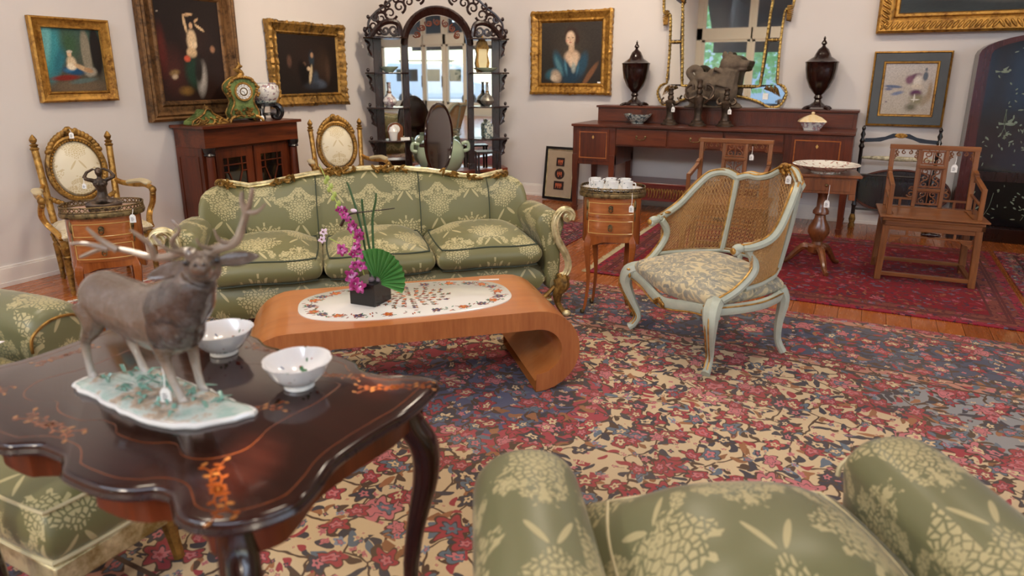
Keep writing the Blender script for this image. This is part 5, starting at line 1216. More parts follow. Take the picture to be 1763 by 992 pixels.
for s in (-1, 1):
    prof = [(.0, .14), (.0, .34), (-.02, .46), (-.055, .515), (-.06, .575), (-.02, .625), (.05, .635), (.105, .60), (.12, .55), (.10, .50), (.085, .42), (.10, .32), (.085, .22), (.07, .14)]
    P = []
    for y, k in ((-.02, .98), (-.01, 1.0), (.15, 1.0), (.32, .99), (.44, .97), (.56, .93)):
        P.append([(s * (.985 + (a - .03) * k), y, .14 + (z - .14) * (k if k < .98 else 1)) for a, z in prof])
    obj('arm', G().rings(P), G_GREEN, t, sub=1, uv=True)
    F = [(1.10, .575), (1.108, .605), (1.085, .63), (1.045, .632), (1.015, .60), (1.003, .55), (1.015, .48), (1.045, .42), (1.078, .36), (1.092, .30), (1.075, .25), (1.04, .235)]
    pts = spline([(s * x, -.035, z) for x, z in F], 5)
    g = G().tube(pts, (.022, .016), 8, up=(0, 1, 0)); g.tube([p + Vector((s * .010, -.018, 0)) for p in pts], .006, 6); g.tube([p + Vector((-s * .010, -.018, 0)) for p in pts], .006, 6)
    scroll(g, s * 1.085, .585, .028, R(60 if s > 0 else 120), 1.3, s, .012, -.03)
    obj('arm_scroll', g, gold_p, t)
    g = G(); random.seed(3)
    for i in range(16): g.ell((s * (1.045 + random.uniform(-.035, .04)), -.05 + random.uniform(-.012, .012), .22 + random.uniform(-.035, .03)), (.018, .016, .012), 6, 5, 0, Matrix.Rotation(random.uniform(-1, 1), 3, 'Y'))
    for i in range(14): g.tube(spline([(s * (.98 - i * .014), -.05, .125), (s * (.96 - i * .014), -.065, .11 + .014 * (i % 2)), (s * (.945 - i * .014), -.05, .10)], 3), .007, 5)
    g.tube(spline([(s * 1.0, -.05, .18), (s * .94, -.06, .13), (s * .85, -.06, .105), (s * .70, -.055, .115)], 5), .012, 6)
    obj('knee_carving', g, gold_d, t, stuff=True)
    obj('front_leg', G().tube(spline([(s * 1.04, -.045, .23), (s * 1.045, -.06, .19), (s * 1.02, -.055, .14), (s * 1.025, -.045, .08), (s * 1.05, -.06, .03), (s * 1.075, -.075, .012)], 5), lerp([.045, .045, .030, .020, .018, .022], 26), 8), gold_d, t)
    obj('foot_scroll', G().ell((s * 1.07, -.08, .018), (.028, .024, .018)), gold_p, t)
    obj('rear_leg', G().tube([(s * .95, .58, .16), (s * .96, .60, .08), (s * .98, .63, 0)], [.03, .024, .02], 8), gold_d, t)
P = []
for i in range(61):
    x = -.84 + 1.68 * i / 60; w_ = max(0, abs(x) - .70) / .27; P.append((x, .59 - .16 * w_ ** 1.6, ztop(x) + .008))
g = G().tube(P, (.017, .011), 8, up=(0, 1, 0)); g.tube([(a, b - .016, c - .006) for a, b, c in P], .0055, 5)
obj('crest_rail', g, gold_p, t)
g = G(); random.seed(5)
for cx, sp, n in ((0, .0, 0), (-.17, .07, 24), (.12, .07, 24), (.50, .05, 10), (-.5, .05, 10), (.80, .02, 8), (-.80, .02, 8), (.66, .03, 6)):
    for i in range(n):
        x = cx + random.uniform(-sp, sp) * 1.3; w_ = max(0, abs(x) - .70) / .27
        g.tube(spline([(x, .57 - .16 * w_ ** 1.6, ztop(x) + random.uniform(-.01, .02)), (x + random.uniform(-.03, .03), .555 - .16 * w_, ztop(x) + random.uniform(-.01, .035)), (x + random.uniform(-.04, .04), .57 - .16 * w_, ztop(x) + random.uniform(-.02, .02))], 3), [.006] * 3 + [.008] * 3 + [.003], 5)
for s in (-1, 1): scroll(g, s * .845, .785, .022, R(200), 1.3, s, .010, .545 - .045)
obj('crest_carving', g, gold_d, t, stuff=True)
P = [(-.98 + 1.96 * i / 30, -.062 + .01 * math.cos(i * .8), .108 + .006 * math.cos(i * 1.6)) for i in range(31)]
g = G().tube(P, (.014, .012), 8); 
for i in range(40): g.ell((-.95 + i * .0487, -.07, .10 - .012 * (i % 3 == 0)), (.018, .008, .010), 6, 4)
obj('apron_rail', g, gold_p, t)
# ================================================================ waterfall coffee table
t = thing('coffee_table', 'low light wood coffee table with scrolled ends and inlaid marble oval', 'table', (-1.192, 2.571, .010), 42.2)
L0, D0, HT, TH = -1.05, .60, .385, .085
def ell_arc(cx, rx, cz, rz, a0, a1, n=14): return [(cx + rx * math.cos(R(a0 + (a1 - a0) * i / n)), cz + rz * math.sin(R(a0 + (a1 - a0) * i / n))) for i in range(n + 1)]
hz = HT / 2
outer = ell_arc(L0, .20, hz, hz, 268, 90) + ell_arc(0, .20, hz, hz, 90, -92)
inner = [(-.012, .055)] + ell_arc(0, .115, hz, hz - TH, -88, 90)[1:] + ell_arc(L0, .115, hz, hz - TH, 90, 268)
ring_ = outer + inner
k = len(ring_); V = [(x, 0, z) for x, z in ring_] + [(x, D0, z) for x, z in ring_]
so, si = outer, inner[::-1]
g = G()
# top skin
g.grid([[(x, y, z) for y in (0, D0)] for x, z in outer], m=0)
g.grid([[(x, y, z) for y in (0, D0)] for x, z in inner], m=0)
obj('veneered_skin', g, teak, t, angle=50)
def resamp(P, n):
    P = np.array(P); d = np.r_[0, np.cumsum(np.hypot(*np.diff(P, axis=0).T))]; s = np.linspace(0, d[-1], n); return np.c_[np.interp(s, d, P[:, 0]), np.interp(s, d, P[:, 1])]
o_top = [p for p in outer]; i_rev = inner[::-1]
# edge faces: left curl, flat, right curl
def edge(y):
    rows = []
    lo, li = ell_arc(L0, .20, hz, hz, 268, 90), ell_arc(L0, .115, hz, hz - TH, 268, 90)
    ro, ri = ell_arc(0, .20, hz, hz, 90, -92), ell_arc(0, .115, hz, hz - TH, 90, -92)
    return [[(a[0], y, a[1]), (b[0], y, b[1])] for a, b in list(zip(lo, li)) + list(zip(ro, ri))]
g = G().grid(edge(0)); g.grid([r[::-1] for r in edge(D0)])
obj('edge', g, teakv, t, smooth=False, label='upright grained side edge')
mcx, mcy, ma, mb = -.535, .315, .485, .245
def stad(k, n=64):
    out = []
    for i in range(n):
        a = 2 * PI * i / n; c, s = math.cos(a), math.sin(a); e = .72
        out.append((mcx + ma * k * math.copysign(abs(c) ** e, c), mcy + (mb - ma * (1 - k) * .9) * math.copysign(abs(s) ** e, s)))
    return out
g = G().rings([[(x, y, z) for x, y in stad(k)] for k, z in ((1, HT - .002), (1, HT + .004), (.992, HT + .006))])
top = obj('marble_oval', g, plain('white_marble', hx('e4e1da'), .10, var=.03, scale=4, coat=.3), t, label='white marble oval inlaid with coloured flowers')
cols_ = [plain('inlay_%s' % n_, hx(c), .25) for n_, c in (('orange', 'c4622f'), ('green', '3f7d62'), ('violet', '5b4a63'), ('yellow', 'cf9f3f'), ('grey_stem', '7d7468'), ('red', '8f4436'))]
g = G(); random.seed(11); zt = HT + .0062
def dab(x, y, rx, ry, a, m):
    n = 8; g.add([(x, y, zt + .0004)] + [(x + rx * math.cos(2 * PI * i / n) * math.cos(a) - ry * math.sin(2 * PI * i / n) * math.sin(a), y + rx * math.cos(2 * PI * i / n) * math.sin(a) + ry * math.sin(2 * PI * i / n) * math.cos(a), zt) for i in range(n)], [(0, 1 + i, 1 + (i + 1) % n) for i in range(n)], m)
ringp = stad(.885, 44)
for i, (x, y) in enumerate(ringp):
    m = (0, 1, 2, 3)[i % 4]
    if i % 2 == 0:
        for q in range(5): a = q * 1.257 + i; dab(x + .013 * math.cos(a), y + .013 * math.sin(a), .012, .009, a, m)
        dab(x, y, .006, .006, 0, 3)
    for q in range(7):
        a = random.random() * 6.28; d = random.uniform(.016, .036); dab(x + d * math.cos(a), y + d * math.sin(a) * .8, .011, .0035, a + random.uniform(-1, 1), 4 if q < 2 else random.choice((5, 1, 0)))
P = [(x, y, zt) for x, y in stad(.80, 100)]
mx_, my_ = -.52, .33
for rr, n, m in ((.035, 8, 0), (.065, 12, 5), (.095, 16, 0), (.13, 20, 4), (.155, 12, 2)):
    for i in range(n):
        a = 2 * PI * i / n; x, y = mx_ + rr * 1.15 * math.cos(a), my_ + rr * .95 * math.sin(a); dab(x, y, .014, .008, a, m if i % 2 else 4); dab(x + .013 * math.cos(a + 1), y + .013 * math.sin(a + 1), .012, .004, a + .8, 5)
        if rr > .08: dab(x - .012 * math.sin(a), y + .012 * math.cos(a), .006, .005, a, (1, 3, 0, 2)[i % 4])
obj('stone_inlay', g, cols_, top, smooth=False, stuff=True)
CTM = Matrix.Rotation(R(42.2), 4, 'Z'); CTM.translation = Vector((-1.192, 2.571, .010))
# ================================================================ flower arrangement
fp = CTM @ Vector((-.700, .315, HT + .0065))
t = thing('flower_arrangement', 'magenta orchids and fan leaf in a black cube vase on the coffee table', 'flowers', tuple(fp), 4)
q = .066
obj('cube_vase', G().box(-q, q, -q, q, 0, .105).box(-q + .008, q - .008, -q + .008, q - .008, .09, .1055), black, t, smooth=False, bevel=.002, label='black cube vase')
pet = (lambda n: n.end(n.ramp(n.noise(n.co(), 28, 2), [(.40, hx('8f0f5c')), (.55, hx('b23286')), (.66, hx('d9a0cc'))]), .5, 0, None, 0, 0, 0, .2))(NT('orchid_petal'))
lipm = plain('orchid_lip', hx('6a0a3e'), .4); whitep = plain('orchid_white', hx('e6cfe0'), .5)
fang = plain('fan_leaf', hx('4f8a45'), .45, var=.3, scale=10); bladeg = plain('blade_green', hx('35552f'), .4, var=.3); limes = plain('lime_bud', hx('a7b65c'), .5)
def orchid(c, face, s, roll):
    f = Vector(face).normalized(); u = f.orthogonal().normalized(); v = f.cross(u)
    g = G(); c = Vector(c)
    for i in range(5):
        a = roll + i * 1.257; d = u * math.cos(a) + v * math.sin(a); n_ = f.cross(d); L = s * (1.0 if i % 2 else .85); wd = s * (.36 if i % 2 else .30)
        P = [c, c + d * L * .45 + n_ * wd + f * .004, c + d * L * .9 + n_ * wd * .6, c + d * L + f * .003, c + d * L * .9 - n_ * wd * .6, c + d * L * .45 - n_ * wd + f * .004]
        g.add(P, [(0, 1, 2, 3, 4, 5)], 0); g.add([p - f * .0015 for p in P], [(5, 4, 3, 2, 1, 0)], 0)
    g.ell(tuple(c + f * .005), (s * .16,) * 3, 6, 4, 2); g.ell(tuple(c + f * .008 - v * s * .15), (s * .2, s * .13, s * .2), 6, 4, 1)
    return g
random.seed(21)
spr = spline([(.01, -.07, .09), (-.035, -.055, .16), (-.03, -.03, .25), (-.05, 0, .33), (-.10, .01, .38), (-.13, .02, .41)], 6)
obj('stem', G().tube(spr, .003, 6), bladeg, t)
for i in range(22):
    p = spr[min(len(spr) - 1, int((i / 22) ** 1.1 * len(spr)))]
    k = 1 - i / 28
    c = (p.x + random.uniform(-.045, .045) * k, p.y - .02 + random.uniform(-.02, .02), p.z + random.uniform(-.015, .015))
    obj('orchid_flower', orchid(c, (random.uniform(-.2, .9), -1, random.uniform(-.2, .5)), random.uniform(.026, .036) * (.6 + .4 * k), random.random() * 6), (pet, lipm, whitep), t, smooth=False)
s2 = spline([(-.03, -.03, .15), (-.10, -.0, .22), (-.19, .03, .25), (-.25, .05, .26)], 5); obj('stem', G().tube(s2, .0025, 6), limes, t)
for c in ((-.135, -.01, .235), (-.16, .02, .215)): obj('orchid_flower', orchid(c, (.3, -1, .3), .030, 1), (pet, lipm, whitep), t, smooth=False)
s3 = spline([(-.03, 0, .12), (-.12, .04, .33), (-.20, .06, .43), (-.26, .08, .52), (-.30, .08, .60)], 5); obj('stem', G().tube(s3, .0025, 6), limes, t)
for i in range(9): p = s3[8 + i]; obj('bud', G().ell((p.x + .012 * (-1) ** i, p.y, p.z), (.010, .008, .014), 6, 5), limes, t)
for c in ((-.27, .04, .29), (-.29, .05, .25)): obj('orchid_flower', orchid(c, (.3, -1, .1), .022, 2), (whitep, lipm, limes), t, smooth=False)
obj('dry_stem', G().tube(spline([(-.14, 0, .34), (-.10, .0, .39), (-.03, .0, .41), (.07, .02, .425), (.13, .03, .435)], 5), lerp([.008, .005, .003, .0025, .002], 21), 6), darkwood, t)
obj('pale_curl', G().ell((-.065, 0, .415), (.018, .006, .009), 8, 5), whitep, t)
for P in ([(.012, 0, .08), (-.02, .01, .22), (-.05, .02, .36), (-.10, .03, .50), (-.115, .03, .535)], [(.02, .01, .08), (.0, .01, .25), (-.03, .02, .40), (-.032, .02, .465)], [(.026, 0, .08), (.028, 0, .25), (.025, .01, .38), (.045, .01, .46), (.052, .01, .50)]):
    obj('grass_blade', G().tube(spline(P, 5), lerp([(.006, .003), (.0065, .003), (.006, .003), (.005, .0025), (.001, .001)], 1) if 0 else [(.0065 * (1 - .8 * max(0, i / 20 - .6)), .003) for i in range(5 * (len(P) - 1) + 1)], 6), bladeg, t)
g = G(); N = 26; base = Vector((.045, -.02, .10)); A = []
for i in range(N + 1):
    a = R(112 - 122 * i / N); z = .010 if i % 2 else -.010; Rr = .150 + .03 * math.sin(PI * i / N) - .006 * (i % 2)
    A.append((base + Vector((Rr * math.cos(a), z - .03 + .02 * math.cos(a), Rr * math.sin(a))), base + Vector((.03 * math.cos(a), z * .3, .03 * math.sin(a)))))
g.grid([[b, b.lerp(a, .5), a] for a, b in A]); g.grid([[b + Vector((0, .002, 0)), b.lerp(a, .5) + Vector((0, .002, 0)), a + Vector((0, .002, 0))] for a, b in A])
obj('fan_leaf', g, fang, t, smooth=False, label='pleated green fan leaf')
obj('small_pods', G().ell((.03, -.03, .115), (.016, .014, .012)).ell((.055, -.015, .112), (.012, .012, .01)).ell((.015, .01, .115), (.014, .012, .012)), plain('grey_pods', hx('6f6068'), .6), t)
# ================================================================ cane-backed tub armchair
floral = NT('grey_leaf_tapestry')
v = floral.co('UV'); x_, y_, _ = floral.sep(v); vv = floral.vm('ADD', v, floral.vm('MULTIPLY', floral.noise(v, 6, 2, .5, 0, True), (.06, .06, 0)))
c = hx('cfc09a'); 
c = floral.mix(floral.noise(v, 5, 3), hx('b9ab88'), hx('dccda6'))
for s, a, b, off, kk in ((15, .50, .19, 0, hx('85857a')), (19, .5, .17, 3.3, hx('6f7474')), (24, .5, .18, 8.1, hx('938c78'))):
    tt, rc = floral.leaf(floral.vm('ADD', vv, (off, off, 0)), s, a, b); c = floral.mix(floral.math('MULTIPLY', floral.math('LESS_THAN', tt, 1.), .8), c, floral.mix(rc[1], kk, hx('a39f90')))
tt, rc = floral.flower(vv, 5.5, 6, .42, .5); pp = floral.math('GREATER_THAN', floral.math('MODULO', floral.math('MULTIPLY', tt, 3.), 1.), .45)
c = floral.mix(floral.math('MULTIPLY', floral.math('LESS_THAN', tt, 1.), floral.math('MULTIPLY', pp, .6)), c, hx('83857f'))
floral = floral.end(c, .75, 0, floral.noise(v, 300, 2), .2, .002, 0, .2)
pblue = (lambda n: n.end(n.mix(n.noise(n.co(), 14, 4, .7), hx('9aa398'), hx('c4c8b6')), .42, 0, n.noise(n.co(), 60, 3), .1, .003))(NT('worn_pale_blue_paint'))
canem = plain('cane', hx('b58d58'), .5, var=.3, scale=60)
BE = thing('cane_armchair', 'pale blue and gilt cane-backed tub armchair with grey floral seat', 'armchair', (-.793, 3.325, .010), -40.9)
t = BE
def mir(P, s): return [(s * x, y, z) for x, y, z in P]
toph = [(0, .68, .912), (.05, .678, .90), (.10, .66, .868), (.15, .625, .852), (.19, .59, .858), (.225, .54, .842)]         # crest to stile
sidh = [(.225, .54, .842), (.255, .50, .868), (.29, .46, .868), (.32, .42, .845), (.35, .365, .78), (.375, .30, .70), (.385, .24, .655), (.37, .17, .628), (.35, .13, .622)]
both = [(0, .545, .435), (.08, .54, .437), (.16, .515, .442), (.215, .47, .445)]
bsid = [(.215, .47, .445), (.27, .40, .435), (.31, .32, .43), (.34, .24, .425), (.355, .15, .42)]
goldl = gold
def railed(P, r, nm, par=t, g_off=.011):
    P = spline(P, 6); g = G().tube(P, (r * 1.02, r * .92), 8); o = obj(nm, g, pblue, par)
    h = G()
    for d in (Vector((0, -r * .75, r * .55)), Vector((0, r * .6, r * .75))): h.tube([p + d * 1.1 for p in P], r * .27, 5)
    obj('gilt_line', h, goldl, o); return o
railed([*[(-a, b, c) for a, b, c in toph[::-1]], *toph[1:]], .022, 'top_rail')
for s in (-1, 1):
    railed(mir(sidh, s), .022, 'arm_rail')
    railed(mir(both, s), .015, 'lower_back_rail'); railed(mir(bsid, s), .015, 'lower_side_rail')
    railed([(s * .225, .54, .84), (s * .222, .51, .64), (s * .215, .47, .445)], .019, 'stile')
    railed([(s * .345, .15, .615), (s * .352, .19, .56), (s * .362, .19, .50), (s * .35, .12, .42), (s * .335, .04, .37)], .022, 'arm_support')
    obj('arm_scroll', G().ell((s * .345, .105, .618), (.024, .034, .022)).ell((s * .345, .09, .603), (.02, .022, .02)), pblue, t)
    obj('gilt_scroll', G().ell((s * .345, .076, .608), (.017, .012, .017)), gold, t); obj('gilt_leaf', G().ell((s * .36, .20, .65), (.014, .02, .008)), gold, t)
    g = G().tube(spline([(s * .325, .015, .36), (s * .358, -.03, .335), (s * .372, -.042, .27), (s * .345, -.012, .17), (s * .318, .016, .09), (s * .328, .0, .035), (s * .345, -.025, .012)], 5), lerp([.040, .043, .034, .022, .017, .018, .023], 31), 8)
    l = obj('front_leg', g, pblue, t)
    P = spline([(s * .345, -.035, .35), (s * .375, -.066, .32), (s * .385, -.070, .25), (s * .352, -.032, .15), (s * .325, -.002, .08), (s * .336, -.020, .035)], 5)
    obj('gilt_line', G().tube([p + Vector((-.012, 0, 0)) for p in P], .0038, 5).tube([p + Vector((.012, .0, 0)) for p in P], .0038, 5), gold, l)
    h = G()
    for i in range(5): h.ell((s * .345 + .012 * (i - 2), -.052, .335 - .006 * abs(i - 2)), (.007, .007, .014), 6, 5)
    h.ell((s * .345, -.05, .355), (.025, .012, .008), 8, 5)
    obj('gilt_shell', h, gold, l)
    l = obj('rear_leg', G().tube(spline([(s * .255, .46, .36), (s * .265, .485, .30), (s * .255, .48, .18), (s * .25, .49, .08), (s * .262, .52, .012)], 5), lerp([.034, .032, .022, .018, .02], 21), 8), pblue, t)
    obj('side_seat_rail', G().tube(spline([(s * .34, .02, .325), (s * .352, .14, .325), (s * .34, .28, .325), (s * .29, .42, .33), (s * .2, .50, .33)], 5), (.022, .028), 8), pblue, t)
    h = G().tube(spline([(s * .355, .0, .345), (s * .372, .14, .345), (s * .36, .28, .345), (s * .305, .44, .35)], 5), .0045, 5); obj('gilt_line', h, gold, t)
obj('front_seat_rail', G().tube(spline([(-.33, -.015, .325), (-.22, -.025, .312), (-.10, -.04, .285), (0, -.05, .272), (.10, -.04, .285), (.22, -.025, .312), (.33, -.015, .325)], 5), (.02, .028), 8), pblue, t)
obj('gilt_line', G().tube(spline([(-.33, -.036, .302), (-.22, -.046, .288), (-.10, -.062, .262), (0, -.07, .25), (.10, -.062, .262), (.22, -.046, .288), (.33, -.036, .302)], 5), .0045, 5), gold, t)
obj('back_seat_rail', G().tube([(-.2, .50, .33), (0, .53, .33), (.2, .50, .33)], (.02, .028), 8), pblue, t)
g = G()
for i in range(-3, 4): g.ell((i * .012, -.074, .285 - abs(i) * .006), (.008, .009, .016), 6, 5)
obj('gilt_shell', g, gold, t)
g = G(); random.seed(6)
for i in range(16): g.ell((random.uniform(-.03, .04), .655 + random.uniform(-.01, .01), .915 + random.uniform(-.03, .025)), (.018, .012, .011), 6, 5, 0, Matrix.Rotation(random.uniform(-1.3, 1.3), 3, 'Y'))
obj('crest_flower', g, gold_b, t, label='gilt carved flower at the crest')
for x in (-.12, .12): obj('post', G().tube([(x, .525, .44), (x, .51, .36)], .016, 8), pblue, t)
def canepanel(top, bot, n1, n2, nm='cane_panel'):
    T = spline(top, 6); B = spline(bot, 6)
    def at(L, u): k = u * (len(L) - 1); i = min(int(k), len(L) - 2); return L[i].lerp(L[i + 1], k - i)
    def S(u, v): return at(B, u).lerp(at(T, u), v)
    g = G()
    def strand(uv, w_):
        P = [S(*p) for p in uv]; g.tube(P, (w_, .0010), 4, up=(0, 0, 1) if abs((P[-1] - P[0]).normalized().z) < .8 else (1, 0, 0), caps=False)
    m = 10
    for i in range(n1 + 1):
        for d in (-.0022, .0022): strand([((i + .5) / (n1 + 1) + d * 3.2, v / m) for v in range(m + 1)], .0017)
    for j in range(n2 + 1):
        for d in (-.006, .006): strand([(u / m, (j + .5) / (n2 + 1) + d * 1.1) for u in range(m + 1)], .0017)
    for k in range(-n2 - 1, n1 + 2):
        for dr in (1, -1):
            pts = []
            for q in range(0, 21):
                u = (k + .0) / (n1 + 1) + q / 20 * (n2 + 1) / (n1 + 1)
                v = q / 20 if dr > 0 else 1 - q / 20
                if 0 <= u <= 1: pts.append((u, v))
            if len(pts) > 1: strand(pts, .0026)
    o = obj(nm, g, canem, t, smooth=False, stuff=True); return o
ft = [*[(-a, b, c) for a, b, c in toph[::-1]], *toph[1:]]; fb = [*[(-a, b, c) for a, b, c in both[::-1]], *both[1:]]
canepanel(ft, fb, 21, 19)
for s in (-1, 1): canepanel(mir(sidh[:-1], s), mir(bsid, s), 19, 14)
def tap(p): return (p[0] * (1 - .22 * max(0, (p[1] + .03) / .53) ** 1.5), p[1] - .03 * math.cos(p[0] * 4.4) * (p[1] < .1), p[2] - .02 * (p[2] < .36) * math.cos(p[0] * 4.4) * (p[1] < .1))
obj('seat', G().soft(-.355, .355, -.035, .50, .325, .425, 14, .055, .015, .22, fn=tap), floral, t, sub=1, uv=True, label='grey leaf patterned seat')
obj('seat_webbing_side', G().box(-.01, .01, .2, .3, .33, .34), floral, t)
# ================================================================ dark marquetry centre table
TC = (-1.335, .930)
t = thing('centre_table', 'dark polished table with serpentine edge and floral marquetry in the foreground', 'table', (*TC, .010), 0)
TT = .69
# turtle-shaped top, traced round from the far right corner
half = [(.0, -.288), (.035, -.290), (.065, -.306), (.095, -.324), (.15, -.328), (.215, -.324), (.265, -.306), (.295, -.284), (.33, -.280), (.362, -.296), (.395, -.314), (.44, -.316), (.49, -.294), (.528, -.250), (.548, -.195), (.535, -.130), (.515, -.070), (.512, .0), (.518, .08), (.525, .15), (.52, .215), (.512, .27), (.50, .312), (.46, .316), (.41, .304), (.365, .282), (.32, .278), (.285, .288), (.25, .312), (.18, .322), (.10, .318), (.065, .304), (.035, .290)]
left = [(-x, y) for x, y in half[::-1]]
o_ = spline([(x, y, 0) for x, y in half] + [(0, .288, 0)] + [(x, y, 0) for x, y in left[:-1]], 4, True)
def out(k, z, zz=0): return [(p.x * k, p.y * k, z) for p in o_]
def off(d, z):
    n = len(o_); r = []
    for i, p in enumerate(o_):
        q = (o_[(i + 1) % n] - o_[i - 1]).normalized(); r.append((p.x - q.y * d, p.y + q.x * d, z))
    return r
g = G().rings([off(.012, TT - .022), off(.003, TT - .018), off(0, TT - .010), off(.003, TT - .002), off(.010, TT)])
topo = obj('top', g, rosewood, t, angle=60)
n = NT('apron_veneer')
obj('apron', G().grid([[a, b] for a, b in zip(off(.045, TT - .10), off(.045, TT - .022))], cu=True).grid([[a, b] for a, b in zip(off(.06, TT - .10), off(.06, TT - .022))], cu=True).grid([[a, b] for a, b in zip(off(.045, TT - .10), off(.06, TT - .10))], cu=True), mahogv, t)
obj('edge_moulding', G().tube(off(.004, TT - .018), .008, 6, closed=True), darkwood, t)
# marquetry: thin lighter veneers let into the top
marq = wood('marquetry_orange', hx('5a290e'), hx('8f4a1e'), .14, .5, 0, 10); marq2 = wood('marquetry_light', hx('7a4a22'), hx('a8703a'), .14, .5, 0, 10)
g = G(); random.seed(31)
def petal(x, y, a, L, wd, m=0, z=TT + .0003):
    c, s = math.cos(a), math.sin(a); P = [(0, 0), (L * .3, wd), (L * .75, wd * .8), (L, 0), (L * .75, -wd * .8), (L * .3, -wd)]
    g.add([(x + p * c - q_ * s, y + p * s + q_ * c, z) for p, q_ in P], [(0, 1, 2, 3, 4, 5)][::1], m)
def spray(x, y, a, k=1.0):
    for i in range(6): petal(x, y, a + i * 1.047, .022 * k, .008 * k, 0)
    petal(x - .003, y, 0, .008 * k, .004 * k, 1, TT + .0006)
    for sgn in (-1, 1):
        P = [Vector((0, 0, 0)), Vector((.04, sgn * .012, 0)), Vector((.08, sgn * .008, 0)), Vector((.115, sgn * .025, 0))]
        for j, dd in enumerate((0, PI)):
            pts = [Vector((x + p.x * k * math.cos(a + dd) - p.y * k * math.sin(a + dd), y + p.x * k * math.sin(a + dd) + p.y * k * math.cos(a + dd), TT + .0002)) for p in spline(P, 4)]
            for q0, q1 in zip(pts, pts[1:]):
                d = (q1 - q0); nn = Vector((-d.y, d.x, 0)).normalized() * .0018; g.add([q0 - nn, q1 - nn, q1 + nn, q0 + nn], [(0, 1, 2, 3)], 0)
            for q in range(2, len(pts), 2): petal(pts[q].x, pts[q].y, a + dd + (.9 if q % 4 else -.9), .020 * k, .006 * k, 0 if q % 3 else 1)
for x, y, a, k in ((.43, .235, .6, .75), (.40, -.235, -.6, .8), (.20, -.01, .7, .8), (-.10, -.235, 0, .8), (-.42, -.22, .5, .7), (-.44, .0, 1.5, .6), (-.40, .22, -.5, .7), (.0, .26, 0, .55), (.26, .22, .3, .6)): spray(x, y, a, k)
for dd in (.030, .115):
    a, b = off(dd, TT + .0002), off(dd + .0025, TT + .0002)
    if dd > .1: a = [(p.x * .62, p.y * .60, TT + .0002) for p in o_]; b = [(p.x * .614, p.y * .594, TT + .0002) for p in o_]
    g.grid([[p, q] for p, q in zip(a, b)], cu=True)
obj('marquetry', g, (marq, marq2), topo, smooth=False, stuff=True, label='orange floral marquetry')
for sx in (-1, 1):
    for sy in (-1, 1):
        x, y = sx * .445, sy * .245; ux, uy = sx * .8, sy * .6
        P = [(x, y, TT - .03), (x + ux * .012, y + uy * .012, .60), (x + ux * .045, y + uy * .045, .53), (x + ux * .045, y + uy * .045, .44), (x + ux * .015, y + uy * .015, .30), (x + ux * .0, y + uy * .0, .15), (x + ux * .03, y + uy * .03, .03), (x + ux * .05, y + uy * .05, .012)]
        obj('leg', G().tube(spline(P, 5), lerp([.034, .036, .036, .031, .023, .019, .019, .022], 36), 10), rosewood, t)
# price-free bowls on the table
def lobed(a, z): return 1 + .05 * abs(math.cos(3 * a)) ** .6 * (z > .01)
bowlm = (lambda n: n.end(n.mix(n.math('GREATER_THAN', n.noise(n.co(), 40, 2, .5), .66), hx('ececed'), n.ramp(n.noise(n.co(), 24, 2), [(.42, hx('3f5f8c')), (.5, hx('a83a32')), (.58, hx('4d7a5a'))], True)), .1, coat=.6))(NT('sprigged_porcelain'))
def bowl(label, loc, rz, rim=1):
    t = thing('lobed_bowl', label, 'bowl', loc, rz, 'white lobed porcelain bowls')
    obj('bowl', G().lathe([(.030, 0), (.031, .007), (.045, .018), (.062, .038), (.073, .062), (.0755, .066), (.072, .065), (.058, .040), (.04, .020), (.001, .014)], 48, fn=lobed, caps=False), bowlm, t)
    obj('foot', G().lathe([(.033, -.001), (.035, .0), (.034, .008), (.030, .008)], 24), porc, t); return t
bowl('white lobed bowl with sprigs at the right of stag', (-1.105, 1.068, TT + .0115), 20)
bowl('white lobed bowl standing behind the stag, partly hidden', (-1.42, 1.125, TT + .0115), 0)
# ================================================================ porcelain stag
furm = NT('stag_glaze'); _p = furm.co(); _x, _y, _z = furm.sep(_p)
_n = furm.noise(_p, 14, 4, .6); _m = furm.noise(_p, 40, 4, .65)
_c = furm.ramp(furm.math('ADD', _z, furm.math('MULTIPLY', _n, .03)), [(.02, hx('57606e')), (.045, hx('b3aca2')), (.095, hx('a89a8a')), (.135, hx('6f5a46')), (.20, hx('6b5a4a')), (.30, hx('5d4b3c'))])
_dk = furm.math('MULTIPLY', furm.math('GREATER_THAN', _x, .115), furm.math('MULTIPLY', furm.math('LESS_THAN', _z, .30), furm.math('GREATER_THAN', _z, .145)))
_c = furm.mix(furm.math('MULTIPLY', _dk, .75), _c, hx('2e2724'))
_c = furm.mix(furm.math('MULTIPLY', furm.math('SUBTRACT', _m, .46, None, True), .8), _c, hx('a9a2a0'))  # light grey mottle painted in for the white highlights on the glaze
furm = furm.end(_c, .13, 0, furm.noise(_p, 34, 5, .7), .9, .010, .8)
antl = (lambda n: n.end(n.mix(n.noise(n.co(), 20, 3), hx('5f4a3a'), hx('a59684')), .25, coat=.5))(NT('antler_glaze'))
ST_ = thing('porcelain_stag', 'glazed brown porcelain stag with raised head on a rocky base', 'figurine', (-1.39, .895, TT + .0105), 0)
t = ST_
bp = [(-.165, -.075), (-.08, -.085), (.02, -.098), (.12, -.105), (.22, -.085), (.285, -.015), (.30, .03), (.22, .035), (.16, .045), (.05, .050), (-.02, .062), (-.08, .060), (-.13, .015), (-.175, -.03)]
random.seed(14)
bs = spline([(x, y, 0) for x, y in bp], 4, True); bs = [(p.x + random.uniform(-.004, .004), p.y + random.uniform(-.004, .004)) for p in bs]
bx_, by_ = .06, -.02
